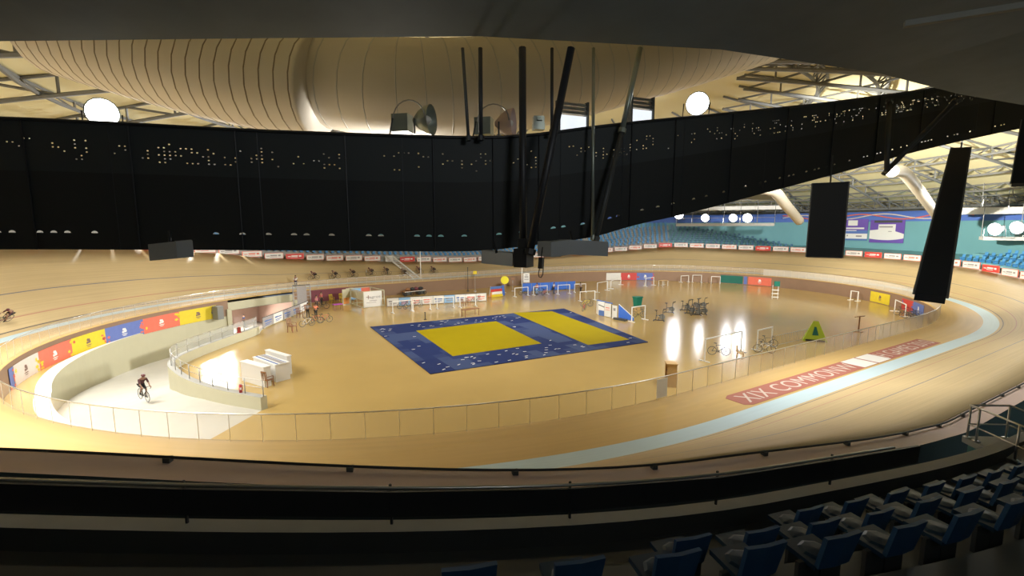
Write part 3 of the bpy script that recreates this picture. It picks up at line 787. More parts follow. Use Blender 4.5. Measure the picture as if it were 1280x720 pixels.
# riders strung out along the far straight
tk_riders = [(-22.62,31.58,0.70),(-19.56,32.01,0.60),(-16.82,32.43,0.65),(-13.92,32.69,0.71),(-11.47,32.74,0.70),(-8.78,32.07,0.35),(-6.06,32.58,0.55),(-3.58,32.36,0.43)]
for n,q in enumerate(tk_riders):
    i = idx(q[0],q[1])
    where = 'leading the line on the far banking' if n == 0 else ('last in the line on the far banking' if n == 7 else '%s from the front of the line on the far banking' % ORD[n])
    dz = 0.04
    b = make_bike('track bicycle of the cyclist '+where, (q[0],q[1],q[2]+dz), 0, M['darkgrey'], 'bicycle', 'bicycles on the far banking'); bank_rot(b, i, False)
    p_ = person('crouched cyclist in dark kit, '+where, 'race', (q[0],q[1],q[2]+dz), 0, 'cloth_black' if n%3 else 'cloth_dark', 'cloth_black', 'helmet', 'cloth_black', None, False, 'cyclists on the far banking'); bank_rot(p_, i, False)
# a rider low on the left bend, half out of the picture
q = (-48.86,9.58,0.96); i = idx(q[0],q[1])
b = make_bike('bicycle of the lone rider on the left bend', (q[0],q[1],q[2]+.04), 0, M['darkgrey']); bank_rot(b, i, False)
p_ = person('lone cyclist on the left bend cut by the picture edge', 'race', (q[0],q[1],q[2]+.04), 0, 'cloth_dark', 'cloth_black', 'helmet', 'cloth_black', None, False); bank_rot(p_, i, False)
# rider coming up the ramp
q = (-37.97,-7.15,-2.15)
ang = math.atan2(-1.1,0.56)
b = make_bike('dark bicycle ridden up the concrete ramp', (q[0]-.3,q[1]+.3,-2.16), ang, M['darkgrey'])
person('cyclist in dark maroon kit and helmet riding up the ramp', 'ride', (q[0]-.3,q[1]+.3,-2.16), ang, 'cloth_dark', 'cloth_black', 'helmet', 'cloth_black', None, False)

# standing people
def face_cam(p): return math.atan2(-42.6-p[1], -33.2-p[0])
PP = [(((-24.03,20.40,-1.80)),'stand','cloth_pink','cloth_black','person in a pink top standing behind the parked bicycles',1.0),
      (((-25.85,14.71,-1.80)),'reach','cloth_grey','cloth_black','person in grey holding a bicycle beside the wooden chair',2.6),
      (((-25.15,13.72,-1.80)),'reach','cloth_orange','cloth_black','person in an orange shirt between the two parked bicycles',0.6),
      (((-25.29,29.38,0.00)),'stand','cloth_white','cloth_navy','person in white standing on the track behind the tall grey gate',0.3),
      (((-10.66,33.56,-1.80)),'reach','cloth_black','cloth_black','person in dark clothes standing beside the loaded trolley',-0.6),
      (((6.69,16.24,-1.80)),'stand','cloth_red','skyblue','person in a red top before the blue barrier',0.2),
      (((9.37,15.59,-1.80)),'reach','cloth_white','cloth_navy','person in white leaning before the blue barrier',1.2),
      (((13.03,13.51,-1.80)),'reach','cloth_grey','cloth_black','person in grey with a bicycle right of the blue barrier',-1.2),
      (((-22.98,23.35,-1.80)),'stand','cloth_red','cloth_black','person in a dark red top behind the person in pink',0.9)]
for loc,pose,top,bot,lab,dr in PP:
    person(lab, pose, loc, face_cam(loc)+dr, top, bot)
q = (-31.95,29.51,-4.95)
person('person in navy on the ramp seen over the railing', 'stand', (q[0],q[1],-4.95), 0.4, 'cloth_navy', 'cloth_black')

# ---------------------------------------------------------------- bicycles on the infield
BK = [((-26.64,9.59,-1.80),0.3,'white','white bicycle propped beside the wooden chair'),
      ((-25.59,10.86,-1.80),-0.2,'coral','bicycle held by the person in orange'),
      ((-24.70,10.81,-1.80),0.1,'coral','coral-framed bicycle at the outer end of the parked group'),
      ((-23.43,20.02,-1.80),-0.3,'darkgrey','dark bicycle standing behind the person in pink'),
      ((6.04,3.87,-1.80),-0.5,'ban_yellow','pale yellow bicycle standing near the exhibition stand'),
      ((3.71,1.54,-1.80),0.6,'red','red bicycle lying low before the yellow bicycle'),
      ((6.32,-4.90,-1.80),-0.5,'darkgrey','dark bicycle hung on the white frame below the green bin'),
      ((4.70,16.98,-1.80),0.0,'darkgrey','dark bicycle leftmost in front of the blue barrier'),
      ((5.30,16.12,-1.80),0.2,'blue','blue bicycle parked among the people by the blue barrier'),
      ((6.86,15.63,-1.80),-0.1,'skyblue','pale blue bicycle under the person in red'),
      ((7.24,14.91,-1.80),0.3,'coral','red bicycle beside the white frame at the blue barrier'),
      ((14.73,15.99,-1.80),0.2,'darkgrey','dark bicycle by the person in grey right of the blue barrier'),
      ((-14.63,14.92,-1.80),0.1,'darkgrey','dark bicycle hung behind the first white frame'),
      ((-12.96,14.58,-1.80),0.1,'darkgrey','dark bicycle hung behind the second white frame'),
      ((-14.12,14.26,-1.80),0.3,'ply','tan bicycle between the first and second white frames'),
      ((-4.39,14.55,-1.80),0.1,'darkgrey','dark bicycle near the far end of the banner barrier'),
      ((3.72,-21.18,-1.80),-0.85,'white','white bicycle in front of the second near white frame'),
      ((33.04,-19.99,-1.80),-0.8,'darkgrey','dark bicycle first of the parked bicycles at the right bend'),
      ((32.33,-20.69,-1.80),-0.6,'darkgrey','dark bicycle second of the parked bicycles at the right bend'),
      ((31.56,-21.32,-1.80),-0.9,'darkgrey','dark bicycle third of the parked bicycles at the right bend'),
      ((30.82,-21.93,-1.80),-0.7,'darkgrey','dark bicycle fourth of the parked bicycles at the right bend')]
for loc,rz,m,lab in BK: make_bike(lab, loc, rz, M[m])
q = (-1.10,-20.41,-1.80)
b = make_bike('dark bicycle hanging from the near white frame', (q[0],q[1],q[2]+.32), -0.8, M['darkgrey'])
b = make_bike('dark bicycle hanging on the second near white frame', ((4.62,-20.85,-1.80)[0],(4.62,-20.85,-1.80)[1],F+.28), -0.75, M['darkgrey'])

# white hanging frames: two posts, a bar and cross feet
def rack(label, a, b, h=1.25, wd=None, group='white bicycle frames'):
    a = Vector(a); b = Vector(b); d = (b-a); L_ = d.length
    r = empty('bicycle_rack', a, math.atan2(d.y,d.x))
    for x in (0,L_):
        s = MB(); s.bar((x,0,0.03),(x,0,h),.085,.085); s.build('post', M['white'], r)
        s = MB(); s.box((x,0,.035),(.10,.9,.07)); s.build('foot', M['white'], r)
    s = MB(); s.bar((-.04,0,h),(L_+.04,0,h),.085,.085); s.build('top_bar', M['white'], r)
    return tag(r, label, 'rack', group)
RK = [((-16.76,12.32,-1.80),(-14.35,12.40,-1.80),1.4,'white frame beside the booth, first in the row'),
 ((-14.19,12.43,-1.80),(-12.02,12.27,-1.80),1.4,'white frame second in the row from the booth'),
 ((-11.07,12.37,-1.80),(-8.95,12.09,-1.80),1.4,'white frame third in the row from the booth'),
 ((-8.20,11.77,-1.80),(-6.01,11.70,-1.80),1.4,'white frame fourth in the row, near the brown table'),
 ((2.56,15.91,-1.80),(4.87,15.90,-1.80),1.3,'white frame left of the blue barrier group'),
 ((5.81,15.80,-1.80),(8.28,15.75,-1.80),1.3,'white frame before the person in red'),
 ((9.42,14.54,-1.80),(11.45,14.28,-1.80),1.4,'white frame at the middle of the blue barrier'),
 ((12.92,14.94,-1.80),(14.70,14.37,-1.80),1.3,'white frame at the right end of the blue barrier'),
 ((15.94,13.05,-1.80),(18.86,13.97,-1.80),1.5,'white frame right of the blue barrier, nearer of two'),
 ((20.71,15.13,-1.80),(25.94,18.22,-1.80),1.3,'white frame right of the blue barrier, farther of two'),
 ((8.07,7.64,-1.80),(10.51,7.38,-1.80),1.3,'white frame over the yellow bicycle'),
 ((27.95,14.32,-1.80),(30.39,14.76,-1.80),1.4,'white frame left of the small pale table on the far side'),
 ((37.81,15.02,-1.80),(39.51,14.70,-1.80),1.2,'white frame before the dull wall, left of two'),
 ((39.81,14.06,-1.80),(41.18,13.20,-1.80),1.3,'white frame before the dull wall, right of two'),
 ((40.92,10.91,-1.80),(41.72,9.70,-1.80),1.3,'white frame left of the green sheet'),
 ((47.11,-4.22,-1.80),(47.40,-5.50,-1.80),1.2,'white frame at the foot of the far right wall'),
 ((40.73,-11.40,-1.80),(40.37,-12.44,-1.80),1.3,'white frame left of the lone yellow banner'),
 ((35.44,-18.43,-1.80),(32.17,-20.60,-1.80),1.4,'white frame at the parked bicycles by the right bend'),
 ((3.68,-6.46,-1.80),(5.89,-6.27,-1.80),1.6,'white frame with dark bicycle below the green bin'),
 ((-2.59,-20.27,-1.80),(2.34,-20.04,-1.80),1.75,'near white frame with a bicycle hanging from it'),
 ((3.94,-20.43,-1.80),(6.25,-20.30,-1.80),1.7,'second near white frame, farther along the glass fence')]
for a,b,h,lab in RK: rack(lab, a, b, h)
# thin grey crowd barrier behind the near frames
r = empty('crowd_barrier', (7.90,-20.34,-1.80)); tag(r, 'row of thin grey crowd barriers left of the lime sign', 'barrier')
o_ = Vector(r.location); a = Vector((6.22,-20.60,-1.80)); b = Vector((11.78,-20.64,-1.80))
s = MB(); s.tube([a-o_+V(0,0,1),b-o_+V(0,0,1)],.02,5); s.tube([a-o_+V(0,0,.15),b-o_+V(0,0,.15)],.02,5)
s.build('rail', M['steel'], r)
s = MB()
for k in range(19): p = a.lerp(b,k/18)-o_; s.tube([p+V(0,0,.0 if k%6==0 else .15),p+V(0,0,1)],.012,5)
s.build('upright', M['steel'], r)

# exercise bikes on the shiny floor
def spin_bike():
    r = empty('exercise_bike')
    s = MB(); s.bar((.48,-.28,.04),(.48,.28,.04),.08,.06); s.bar((-.48,-.28,.04),(-.48,.28,.04),.08,.06); s.bar((-.48,0,.07),(.48,0,.07),.07,.06)
    for x in (-.48,.48):
        for y in (-.28,.28): s.ball((x,y,.03),.045,6,4)
    s.build('base', M['black'], r)
    s = MB(); s.bar((-.30,0,.08),(-.22,0,.85),.07,.05); s.bar((.36,0,.1),(.36,0,.95),.07,.05); s.bar((-.25,0,.5),(.36,0,.62),.07,.06); s.bar((-.02,0,.1),(.05,0,.55),.06,.06); s.build('frame', M['darkgrey'], r)
    s = MB(); s.tube([(.30,-.03,.42),(.30,.03,.42)],.24,18); s.ring((.30,0,.42),.24,.03,'Y',18,5); s.build('flywheel', M['midgrey'], r, False)
    s = MB(); s.tube([(-.26,0,.85),(-.26,0,1.0)],.03,6); s.ball((-.29,0,1.03),.16,8,5,0,(1,.6,.3)); s.build('saddle', M['black'], r, True)
    s = MB(); s.tube([(.36,0,.95),(.38,0,1.12)],.03,6)
    for y in (-1,1): s.tube([(.38,0,1.12),(.38,y*.18,1.14),(.56,y*.2,1.18),(.64,y*.13,1.24)],.022,6)
    s.box((.44,0,1.2),(.03,.12,.09)); s.build('handlebar', M['black'], r, True)
    s = MB(); s.tube([(.05,-.1,.42),(.05,.1,.42)],.03,6); s.bar((.05,.1,.42),(.2,.1,.34),.03,.03); s.bar((.05,-.1,.42),(-.1,-.1,.5),.03,.03); s.box((.2,.16,.33),(.1,.1,.03)); s.box((-.1,-.16,.51),(.1,.1,.03)); s.build('crankset', M['steel'], r)
    return r
sb0 = None
SB = [((6.68,-7.55,-1.80),-0.9,'exercise bike standing apart, nearest of the group on the shiny floor'),
 ((11.45,-4.83,-1.80),-0.9,'exercise bike second nearest, standing alone on the shiny floor'),
 ((14.40,-4.75,-1.80),-0.8,'exercise bike at the left end of the tight cluster'),
 ((13.12,-6.48,-1.80),-0.8,'exercise bike at the left front of the tight cluster'),
 ((16.35,-4.63,-1.80),-0.9,'exercise bike in the middle back of the tight cluster'),
 ((12.86,-7.51,-1.80),-0.7,'exercise bike in the middle front of the tight cluster'),
 ((17.53,-4.67,-1.80),-0.9,'exercise bike at the right back of the tight cluster'),
 ((13.88,-7.55,-1.80),-0.9,'exercise bike at the right front of the tight cluster')]
for k,(q,rz,lab) in enumerate(SB):
    if sb0 is None: sb0 = o = spin_bike()
    else: o = copy_tree(sb0)
    o.location = q; o.rotation_euler = (0,0,rz); o.scale = (1.12,1.12,1.12); tag(o, lab, 'exercise bike', 'exercise bikes')

# ---------------------------------------------------------------- booth, barriers, stands, furniture
fl = Vector((-18.82,17.86,-1.80)); fr = Vector((-16.05,18.30,-1.80)); bl = Vector((-18.68,22.23,-1.80))
ux = (fr-fl); W_ = ux.length; rzb = math.atan2(ux.y,ux.x); D_ = max(2.2,abs((bl-fl).dot(Vector((-ux.y,ux.x,0)).normalized())))
r = empty('booth', fl, rzb); tag(r, 'open-topped cream exhibition booth with a white banner front', 'booth')
Hb = 2.1; s = MB()
for x,y in ((0,0),(W_,0),(0,D_),(W_,D_),(W_-.35,0)): s.box((x,y,Hb/2),(.10,.10,Hb))
for z in (.05,Hb-.05):
    for a,b in (((0,0),(W_,0)),((0,0),(0,D_)),((0,D_),(W_,D_)),((W_,0),(W_,D_))): s.bar((a[0],a[1],z),(b[0],b[1],z),.09,.10)
s.bar((0,0,1.0),(0,D_,1.0),.06,.08); s.bar((0,D_/2,0),(0,D_/2,Hb),.08,.08); s.bar((W_-.35,0,1.0),(W_,0,1.0),.06,.06)
s.build('frame', M['cream'], r)
s = MB(); s.box(((W_-.35)/2,-.06,Hb/2),(W_-.4,.03,Hb-.12)); fp = s.build('front_banner', M['offwhite'], r)
mt = MB(); mt.box((.55,-.085,1.35),(.42,.012,.07)); mt.box((.62,-.085,1.32),(.08,.012,.5)); mt.build('cross_mark', M['brown_print'], fp)
lt = fit_text('agros', .75, W_-.55, 1.05, .34, 0, M['print_grey'], fp)
for v in lt.data.vertices: v.co = (v.co.x, -.085, v.co.y)
s = MB(); s.box((.75+.5,-.082,.85),(1.0,.012,.07)); s.box((1.0,-.082,.62),(1.3,.012,.05)); s.build('small_print', M['print_grey'], fp)
s = MB(); s.box((-.02,D_*.25,1.5),(.03,D_*.45,.9)); s.box((-.02,D_*.75,1.5),(.03,D_*.45,.9)); s.build('side_panel', M['cream'], r)
s = MB(); s.box((W_*.28,D_-.03,1.3),(W_*.5,.03,1.5)); s.build('blue_back_panel', M['skyblue'], r)
s = MB(); s.box((W_*.76,D_-.03,1.3),(W_*.46,.03,1.5)); s.build('red_back_panel', M['coral'], r)
s = MB(); s.box((-.75,D_*.9,Hb/2),(1.1,.05,Hb),.2); s.build('wing_panel', M['cream'], r)
s = MB(); s.box((-.75,D_*.9-.05,.55),(.8,.03,.8),.2); s.build('orange_panel', M['orange'], r)
a = Vector((-19.83,22.95,-1.80)); b = Vector((-19.19,23.75,-1.80)); 
r = empty('display_panel', a, 0.3); tag(r, 'maroon display panel in a cream frame left of the booth', 'panel')
s = MB(); s.box((0,0,1),(.10,.1,2.0)); s.box((1.0,0,1),(.10,.1,2.0)); s.box((.5,0,1.97),(1.0,.08,.08)); s.box((.5,0,.3),(1.0,.08,.08)); s.build('frame', M['cream'], r)
s = MB(); s.box((.5,.02,1.1),(.9,.03,1.7)); s.build('cloth', M['maroon'], r)
# maroon drape along the wall left of the booth
banner('drape', AR(0.6620), AR(0.6418), M['maroon'], 'long maroon drape on the far wall behind the parked bicycles', None, None, -.15, -1.75, 'drape')

def barrier(label, a, b, h, n, mats_, name='banner_barrier', top='darkgrey', prints=True):
    a = Vector(a); b = Vector(b); d = b-a; L_ = d.length
    r = empty(name, a, math.atan2(d.y,d.x))
    for k in range(n):
        s = MB(); s.box((L_*(k+.5)/n,0,h/2+.05),(L_/n-.06,.04,h-.1)); p_ = s.build('banner_panel', M[mats_[k%len(mats_)]], r)
        if prints:
            s = MB(); x = L_*(k+.5)/n; w_ = L_/n
            for dx,dz,ww,hh in ((-.2,.62,.3,.14),(.15,.60,.35,.1),(0,.38,.6,.07),(-.1,.25,.4,.05)): s.box((x+dx*w_,-.026,h*dz),(ww*w_,.008,hh*h))
            s.build('print', M[random.choice(('print_grey','print_blue','coral'))], p_)
    s = MB(); s.bar((0,0,h+.02),(L_,0,h+.02),.07,.06)
    s.build('top_rail', M[top], r)
    for k in range(n+1):
        s = MB(); s.box((L_*k/n,0,h/2),(.05,.06,h)); s.box((L_*k/n,0,.02),(.06,.5,.04)); s.build('leg', M['steel'], r)
    return tag(r, label, 'barrier')
barrier('long white banner barrier stretching right from the booth', (-16.10,16.88,-1.80), (-2.94,14.47,-1.80), 1.15, 9, ('offwhite','skyblue','offwhite','offwhite'))
barrier('slanting grey banner barrier along the edge of the ramp', (-30.64,10.69,-1.80), (-25.11,20.05,-1.80), 1.1, 5, ('screen','offwhite','screen'))
barrier('bright blue barrier on the far side behind a group of people', (6.00,19.25,-1.80), (15.10,17.47,-1.80), 1.35, 6, ('blue',), 'blue_barrier', 'blue', False)

def table(label, loc, rz, l, w_, h, top, leg='wood', cat='table'):
    r = empty('table', loc, rz); s = MB(); s.box((0,0,h-.025),(l,w_,.05)); s.build('tabletop', M[top], r)
    for x in (-1,1):
        for y in (-1,1): s = MB(); s.bar((x*(l/2-.06),y*(w_/2-.06),0),(x*(l/2-.06),y*(w_/2-.06),h-.04),.06,.06); s.build('leg', M[leg], r)
    s = MB(); s.bar((-l/2+.06,0,.2),(l/2-.06,0,.2),.03,.03); s.build('stretcher', M[leg], r)
    return tag(r, label, cat)
table('brown wooden table standing empty before the white frames', (-9.64,5.82,-1.80), rzb+.05, 2.1, .8, .85, 'wood')
table('small table under a purple cloth near the maroon drape', (-21.98,17.78,-1.80), 0.2, 1.1, .8, .8, 'purple')
table('small pale yellow table by the far wall', (30.93,13.10,-1.80), 0.1, 1.6, .9, 1.0, 'ply', 'white')
def chair(label, loc, rz, m, group=None, sc=1.0):
    r = empty('chair', loc, rz)
    s = MB(); s.box((0,0,.45),(.46,.46,.04)); s.build('seat', M[m], r)
    s = MB(); 
    for y in (-.2,-.07,.07,.2): s.bar((-.21,y,.46),(-.28,y,.98),.05,.03)
    s.bar((-.28,-.22,.98),(-.28,.22,.98),.04,.08); s.build('backrest', M[m], r)
    for x in (-.2,.2):
        for y in (-.2,.2): s = MB(); s.bar((x,y,.44),(x*1.1,y*1.1,0),.045,.045); s.build('leg', M[m], r)
    s = MB()
    for y in (-.23,.23): s.bar((-.24,y,.68),(.2,y,.66),.04,.03); s.bar((.2,y,.66),(.2,y*.9,.45),.03,.03)
    s.build('armrest', M[m], r); r.scale = (sc,)*3
    return tag(r, label, 'chair', group)
chair('brown chair nearest the slanting banner barrier', (-28.28,7.51,-1.80), -0.8, 'wood', 'brown chairs by the barrier', 1.35)
chair('brown chair second along the slanting banner barrier', (-26.64,15.19,-1.80), -0.9, 'wood', 'brown chairs by the barrier', 1.1)
chair('brown chair at the far end of the slanting banner barrier', (-25.52,17.13,-1.80), -0.7, 'wood', 'brown chairs by the barrier', 1.1)
chair('yellow-backed chair before the maroon drape, left of two', (-21.48,24.37,-1.80), -1.2, 'ban_yellow', 'yellow chairs', 1.1)
chair('yellow-backed chair before the maroon drape, right of two', (-20.10,24.72,-1.80), -1.2, 'ban_yellow', 'yellow chairs', 1.1)
chair('brown chair in the gap between the white counters', (-31.55,-9.16,-1.80), 0.6, 'wood', None, 1.05)
chair('orange chair at the far end of the long banner barrier', (-1.87,15.51,-1.80), 2.2, 'orange', None, 1.0)
chair('tan chair below the near glass fence beside the hanging bicycle', (0.54,-21.15,-1.80), -1.2, 'ply', None, 1.0)
chair('wooden chair behind the third white frame', (-7.38,12.56,-1.80), 0.5, 'wood', 'chairs behind the frames', .95)
chair('wooden chair behind the fourth white frame', (-6.57,12.79,-1.80), 0.6, 'wood', 'chairs behind the frames', .95)
s = MB(); s.prism([(-.14,-.1),(.14,-.1),(.1,.1),(-.1,.1)],0,.06); s.tube([(0,0,.05),(0,0,.75)],.05,8); s.ball((0,0,.8),.08,8,5)
tag(s.build('floor_stand', M['black'], None, False, (-14.87,6.56,-1.80)), 'small black post standing alone before the wrestling mat', 'stand')

# gate with a bridge of steps behind the chairs
g0 = Vector((-26.53,21.61,-1.80)); g1 = Vector((-24.50,21.73,-1.80)); d = g1-g0
r = empty('gate', g0, math.atan2(d.y,d.x)); tag(r, 'tall grey gate with a hatched screen beside the tunnel mouth', 'gate'); L_ = d.length
for x in (0,.5,L_-.5,L_): s = MB(); s.box((x,0,1.5),(.10,.10,3.0)); s.build('post', M['screen'], r)
s = MB()
for z in (.25,.7,1.15,1.6,2.05,2.5,2.9):
    s.bar((0,0,z),(.5,0,z),.06,.06); s.bar((L_-.5,0,z),(L_,0,z),.06,.06)
s.build('rung', M['screen'], r)
s = MB(); s.box((L_/2,0,1.75),(L_-1.0,.05,2.2)); s.build('screen', M['screen'], r)
s = MB(); s.bar((0,0,2.98),(L_,0,2.98),.10,.10); s.bar((.5,0,.55),(L_-.5,0,.55),.08,.08); s.build('frame_bar', M['darkgrey'], r)

# white counters in the foreground of the infield
def counter(label, a, b, th, h, top, body='offwhite', tilt=0.0, group='white counters'):
    a = Vector(a); b = Vector(b); d = b-a; L_ = d.length
    r = empty('counter', a, math.atan2(d.y,d.x))
    s = MB(); s.box((L_/2,th/2,h/2-.03),(L_,th,h-.06)); s.build('body', M[body], r)
    s = MB(); s.box((L_/2,th/2,h-.03),(L_+.06,th+.06,.06)); t_ = s.build('top', M['white'], r)
    if top:
        s = MB()
        for y,w_,m in ((.2,.12,0),(.55,.30,1),(.78,.06,0)): s.box((L_/2,th*y,h+.004),(L_-.05,th*w_,.01),0,m)
        s.build('top_stripe', [M['print_blue'],M['screen']], t_)
    return tag(r, label, 'counter', group)
counter('white counter nearest the ramp railing, plain slab front', (-32.98,-6.87,-1.80), (-31.76,-9.29,-1.80), .45, 1.35, False)
counter('white counter in the middle with blue stripes on its top', (-32.18,-5.51,-1.80), (-31.03,-8.54,-1.80), .95, 1.2, True)
counter('white counter at the back with a bare white top', (-31.35,-4.45,-1.80), (-30.18,-7.16,-1.80), .30, 1.35, False)
s = MB(); s.tube([(0,0,0),(0,0,.42),(0,0,.47),(0,0,.5)],[.085,.085,.04,.03],10); e_ = s.build('extinguisher', M['red'], None, True, (-33.12,-11.92,-1.05))
s = MB(); s.bar((0,0,.5),(.09,0,.46),.02,.03); s.tube([(0,.0,.5),(.1,.02,.4),(.11,.03,.15)],.012,5); s.build('hose', M['black'], e_); s = MB(); s.box((0,-.086,.25),(.1,.005,.14)); s.build('paper_sticker', M['white'], e_)
tag(e_, 'red fire extinguisher on the near end of the parapet', 'extinguisher')
q = par[38]; s = MB(); s.box((0,0,.2),(.35,.3,.4)); s.ball((0,0,.42),.2,8,5,0,(1,.8,.5)); bg = s.build('bag', M['red'], None, False, (inset[min(62,len(inset)-1)].x,inset[min(62,len(inset)-1)].y,-1.05))
s = MB(); s.tube([(-.1,-.16,.1),(-.1,-.18,.5),(.1,-.18,.5),(.1,-.16,.1)],.02,5); s.build('strap', M['green'], bg); tag(bg, 'red bag with green strap sitting on the curved parapet', 'bag')

# exhibition stand with white and blue panels
a = Vector((3.19,-1.53,-1.80)); b = Vector((3.56,-4.56,-1.80)); d = (b-a); L_ = d.length
r = empty('exhibition_stand', a, math.atan2(d.y,d.x)); tag(r, 'low exhibition stand of white and blue panels right of the mats', 'stand')
Hs = 1.75
s = MB(); s.box((-.35,.35,Hs*.5),(.7,.05,Hs-.1),-.5); s.build('white_end_panel', M['white'], r)
s = MB(); s.box((L_*.17,-.02,Hs*.5),(L_*.3,.05,Hs-.15)); p_ = s.build('white_panel', M['white'], r)
s = MB(); s.box((L_*.2,-.05,Hs*.2),(L_*.26,.02,Hs*.35)); s.build('blue_print', M['print_blue'], p_)
s = MB(); s.box((L_*.2,-.06,Hs*.68),(L_*.3,.02,.10),0,0,.2); s.build('dark_print', M['darkgrey'], p_)
s = MB(); s.box((L_*.5,-.04,Hs*.47),(L_*.30,.05,Hs-.25)); p_ = s.build('white_panel', M['offwhite'], r)
s = MB(); s.box((L_*.5,-.07,Hs*.62),(L_*.18,.01,.1)); s.box((L_*.5,-.07,Hs*.48),(L_*.2,.01,.06)); s.build('red_print', M['coral'], p_)
s = MB(); s.box((L_*.85,-.12,Hs*.43),(L_*.22,.05,Hs*.85)); p_ = s.build('white_panel', M['offwhite'], r)
s = MB(); s.box((L_*.85,-.15,Hs*.6),(L_*.1,.01,.3)); s.build('grey_print', M['print_grey'], p_)
s = MB(); s.bar((-.2,.1,Hs),(L_*.7,.02,Hs-.1),.08,.12); s.build('top_beam', M['print_blue'], r)
s = MB(); s.box((L_*.69,.05,Hs*.4),(.12,.1,Hs*.8)); s.build('dark_post', M['darkgrey'], r)
s = MB(); s.add([(L_,0,.1),(L_+1.9,.2,.1),(L_+1.9,.26,.1),(L_,.06,.1),(L_,0,Hs-.1),(L_,.06,Hs-.1),(L_+1.9,.2,.4),(L_+1.9,.26,.4)],[(0,1,6,4),(3,5,7,2),(4,6,7,5),(0,3,2,1),(1,2,7,6),(0,4,5,3)]); s.build('blue_wing', M['blue'], r)
s = MB(); s.bar((L_,.02,Hs-.06),(L_+1.9,.22,.44),.06,.06); s.build('sloping_rail', M['offwhite'], r)
s = MB(); s.box((L_*1.15,-.25,.1),(1.6,.5,.2)); s.build('plinth', M['darkgrey'], r)
# green bin on a post
q = (9.45,-1.68,-1.80); r = empty('bin', q); tag(r, 'dark green bin raised on a pale stand', 'bin')
s = MB(); s.box((0,0,.2),(.5,.5,.4)); s.build('stand', M['ply'], r)
s = MB(); s.add([(-.34,-.3,.45),(.34,-.3,.45),(.34,.3,.45),(-.34,.3,.45),(-.44,-.4,1.6),(.44,-.4,1.6),(.44,.4,1.6),(-.44,.4,1.6)],[(3,2,1,0),(0,1,5,4),(1,2,6,5),(2,3,7,6),(3,0,4,7),(4,5,6,7)]); s.build('tub', M['green'], r)
s = MB(); s.box((0,0,1.66),(1.0,.9,.10)); s.box((.5,0,1.5),(.12,.5,.08)); s.build('lid', M['green'], r)
# trolley, flag poles, notice sheets, signs
r = empty('trolley', (-9.43,25.78,-1.80), rzb+.04); tag(r, 'flat equipment trolley loaded with dark bags near the far wall', 'trolley')
s = MB(); s.box((0,0,.62),(3.6,1.1,.10)); s.build('deck', M['wood'], r)
for x in (-1.2,1.1): s = MB(); s.box((x,-.1,.35),(1.05,.9,.45)); s.build('crate', M['darkgrey'], r)
s = MB(); s.bar((-1.8,-.56,.62),(1.8,-.56,.62),.05,.08); s.build('edge_rail', M['offwhite'], r)
for x in (-1.75,-.6,.6,1.6): s = MB(); s.ring((x,-.6,.28),.24,.05,'Y',14,6); s.tube([(x,-.62,.28),(x,-.5,.28)],.06,6); s.build('wheel', M['rubber'], r, True)
for x,y,m in ((-.9,.1,'wood'),(-.2,0,'black'),(.5,.15,'maroon'),(1.2,0,'black')):
    s = MB(); s.ball((0,0,.2),.38,9,6,0,(1.2,.8,.62)); s.tube([(-.15,0,.38),(0,0,.5),(.15,0,.38)],.02,5); o = s.build('holdall', M[m], None, True); p_ = Vector((-9.43,25.78,-1.80)); c_,n_ = math.cos(rzb),math.sin(rzb)
    o.location = (p_.x+x*c_-y*n_, p_.y+x*n_+y*c_, F+.70); tag(o, 'dark holdall on the trolley, '+{-.9:'leftmost of four',-.2:'second from the left',.5:'third from the left',1.2:'rightmost of four'}[x], 'bag', 'holdalls on the trolley')
def flagpole(label, loc, h, r_=.05, m='white', cat='pole', ball=True):
    r = empty('pole', loc); s = MB(); s.tube([(0,0,0),(0,0,h)],r_,8); s.build('shaft', M[m], r, True)
    s = MB(); s.box((0,0,.04),(.4,.4,.08)); s.build('base', M[m], r)
    s = MB(); s.ball((0,0,h),r_*1.6,8,5); s.build('finial', M[m], r, True); return tag(r, label, cat)
flagpole('tall white pole behind the trolley in front of the far banking', (-6.69,29.93,-1.80), 6.4, .07)
flagpole('white pole behind the booth in front of the far banking', (-14.41,33.62,-1.80), 3.4, .06)
flagpole('white pole at the left end of the blue barrier', (6.19,19.67,-1.80), 4.2, .07)
flagpole('thin dark pole left of the yellow disc sign', (-0.65,25.03,-1.80), 3.8, .05, 'darkgrey')
flagpole('thin dark pole beside the person in dark clothes', (-11.23,32.76,-1.80), 3.4, .05, 'darkgrey')
def sign(label, loc, rz, w_, h, z, m, name='sign_board', m2=None, disc=False):
    r = empty(name, loc, rz); s = MB()
    if disc: s.tube([(0,-.03,z),(0,.03,z)], w_/2, 16)
    else: s.box((0,0,z),(w_,.05,h))
    p_ = s.build('board', M[m], r)
    s = MB(); s.tube([(0,.04,0),(0,.04,z)],.03,6); s.box((0,.04,.02),(.4,.4,.04)); s.build('stand', M['steel'], r)
    if m2: s = MB(); s.box((0,-.035,z+h*.1),(w_*.6,.01,h*.12)); s.box((0,-.035,z-h*.15),(w_*.7,.01,h*.08)); s.box((0,-.035,z+h*.3),(w_*.4,.01,h*.08)); s.build('print', M[m2], p_)
    return tag(r, label, 'sign')
sign('pale notice sheet standing beside the white pole', (7.03,19.69,-1.80), -0.45, 1.0, 1.5, 2.2, 'offwhite', 'notice_board', 'print_grey')
sign('round yellow sign on a stand left of the blue barrier', (3.43,20.33,-1.80), -0.45, 1.25, 1.1, 2.0, 'bright_yellow', 'disc_sign', None, True)
sign('small brown sign right of the yellow disc', (5.44,21.23,-1.80), -0.45, .5, .4, 2.0, 'wood')
sign('small yellow sign on a thin post above the barrier end', (0.33,24.42,-1.80), -0.4, .6, .5, 3.0, 'ban_yellow')
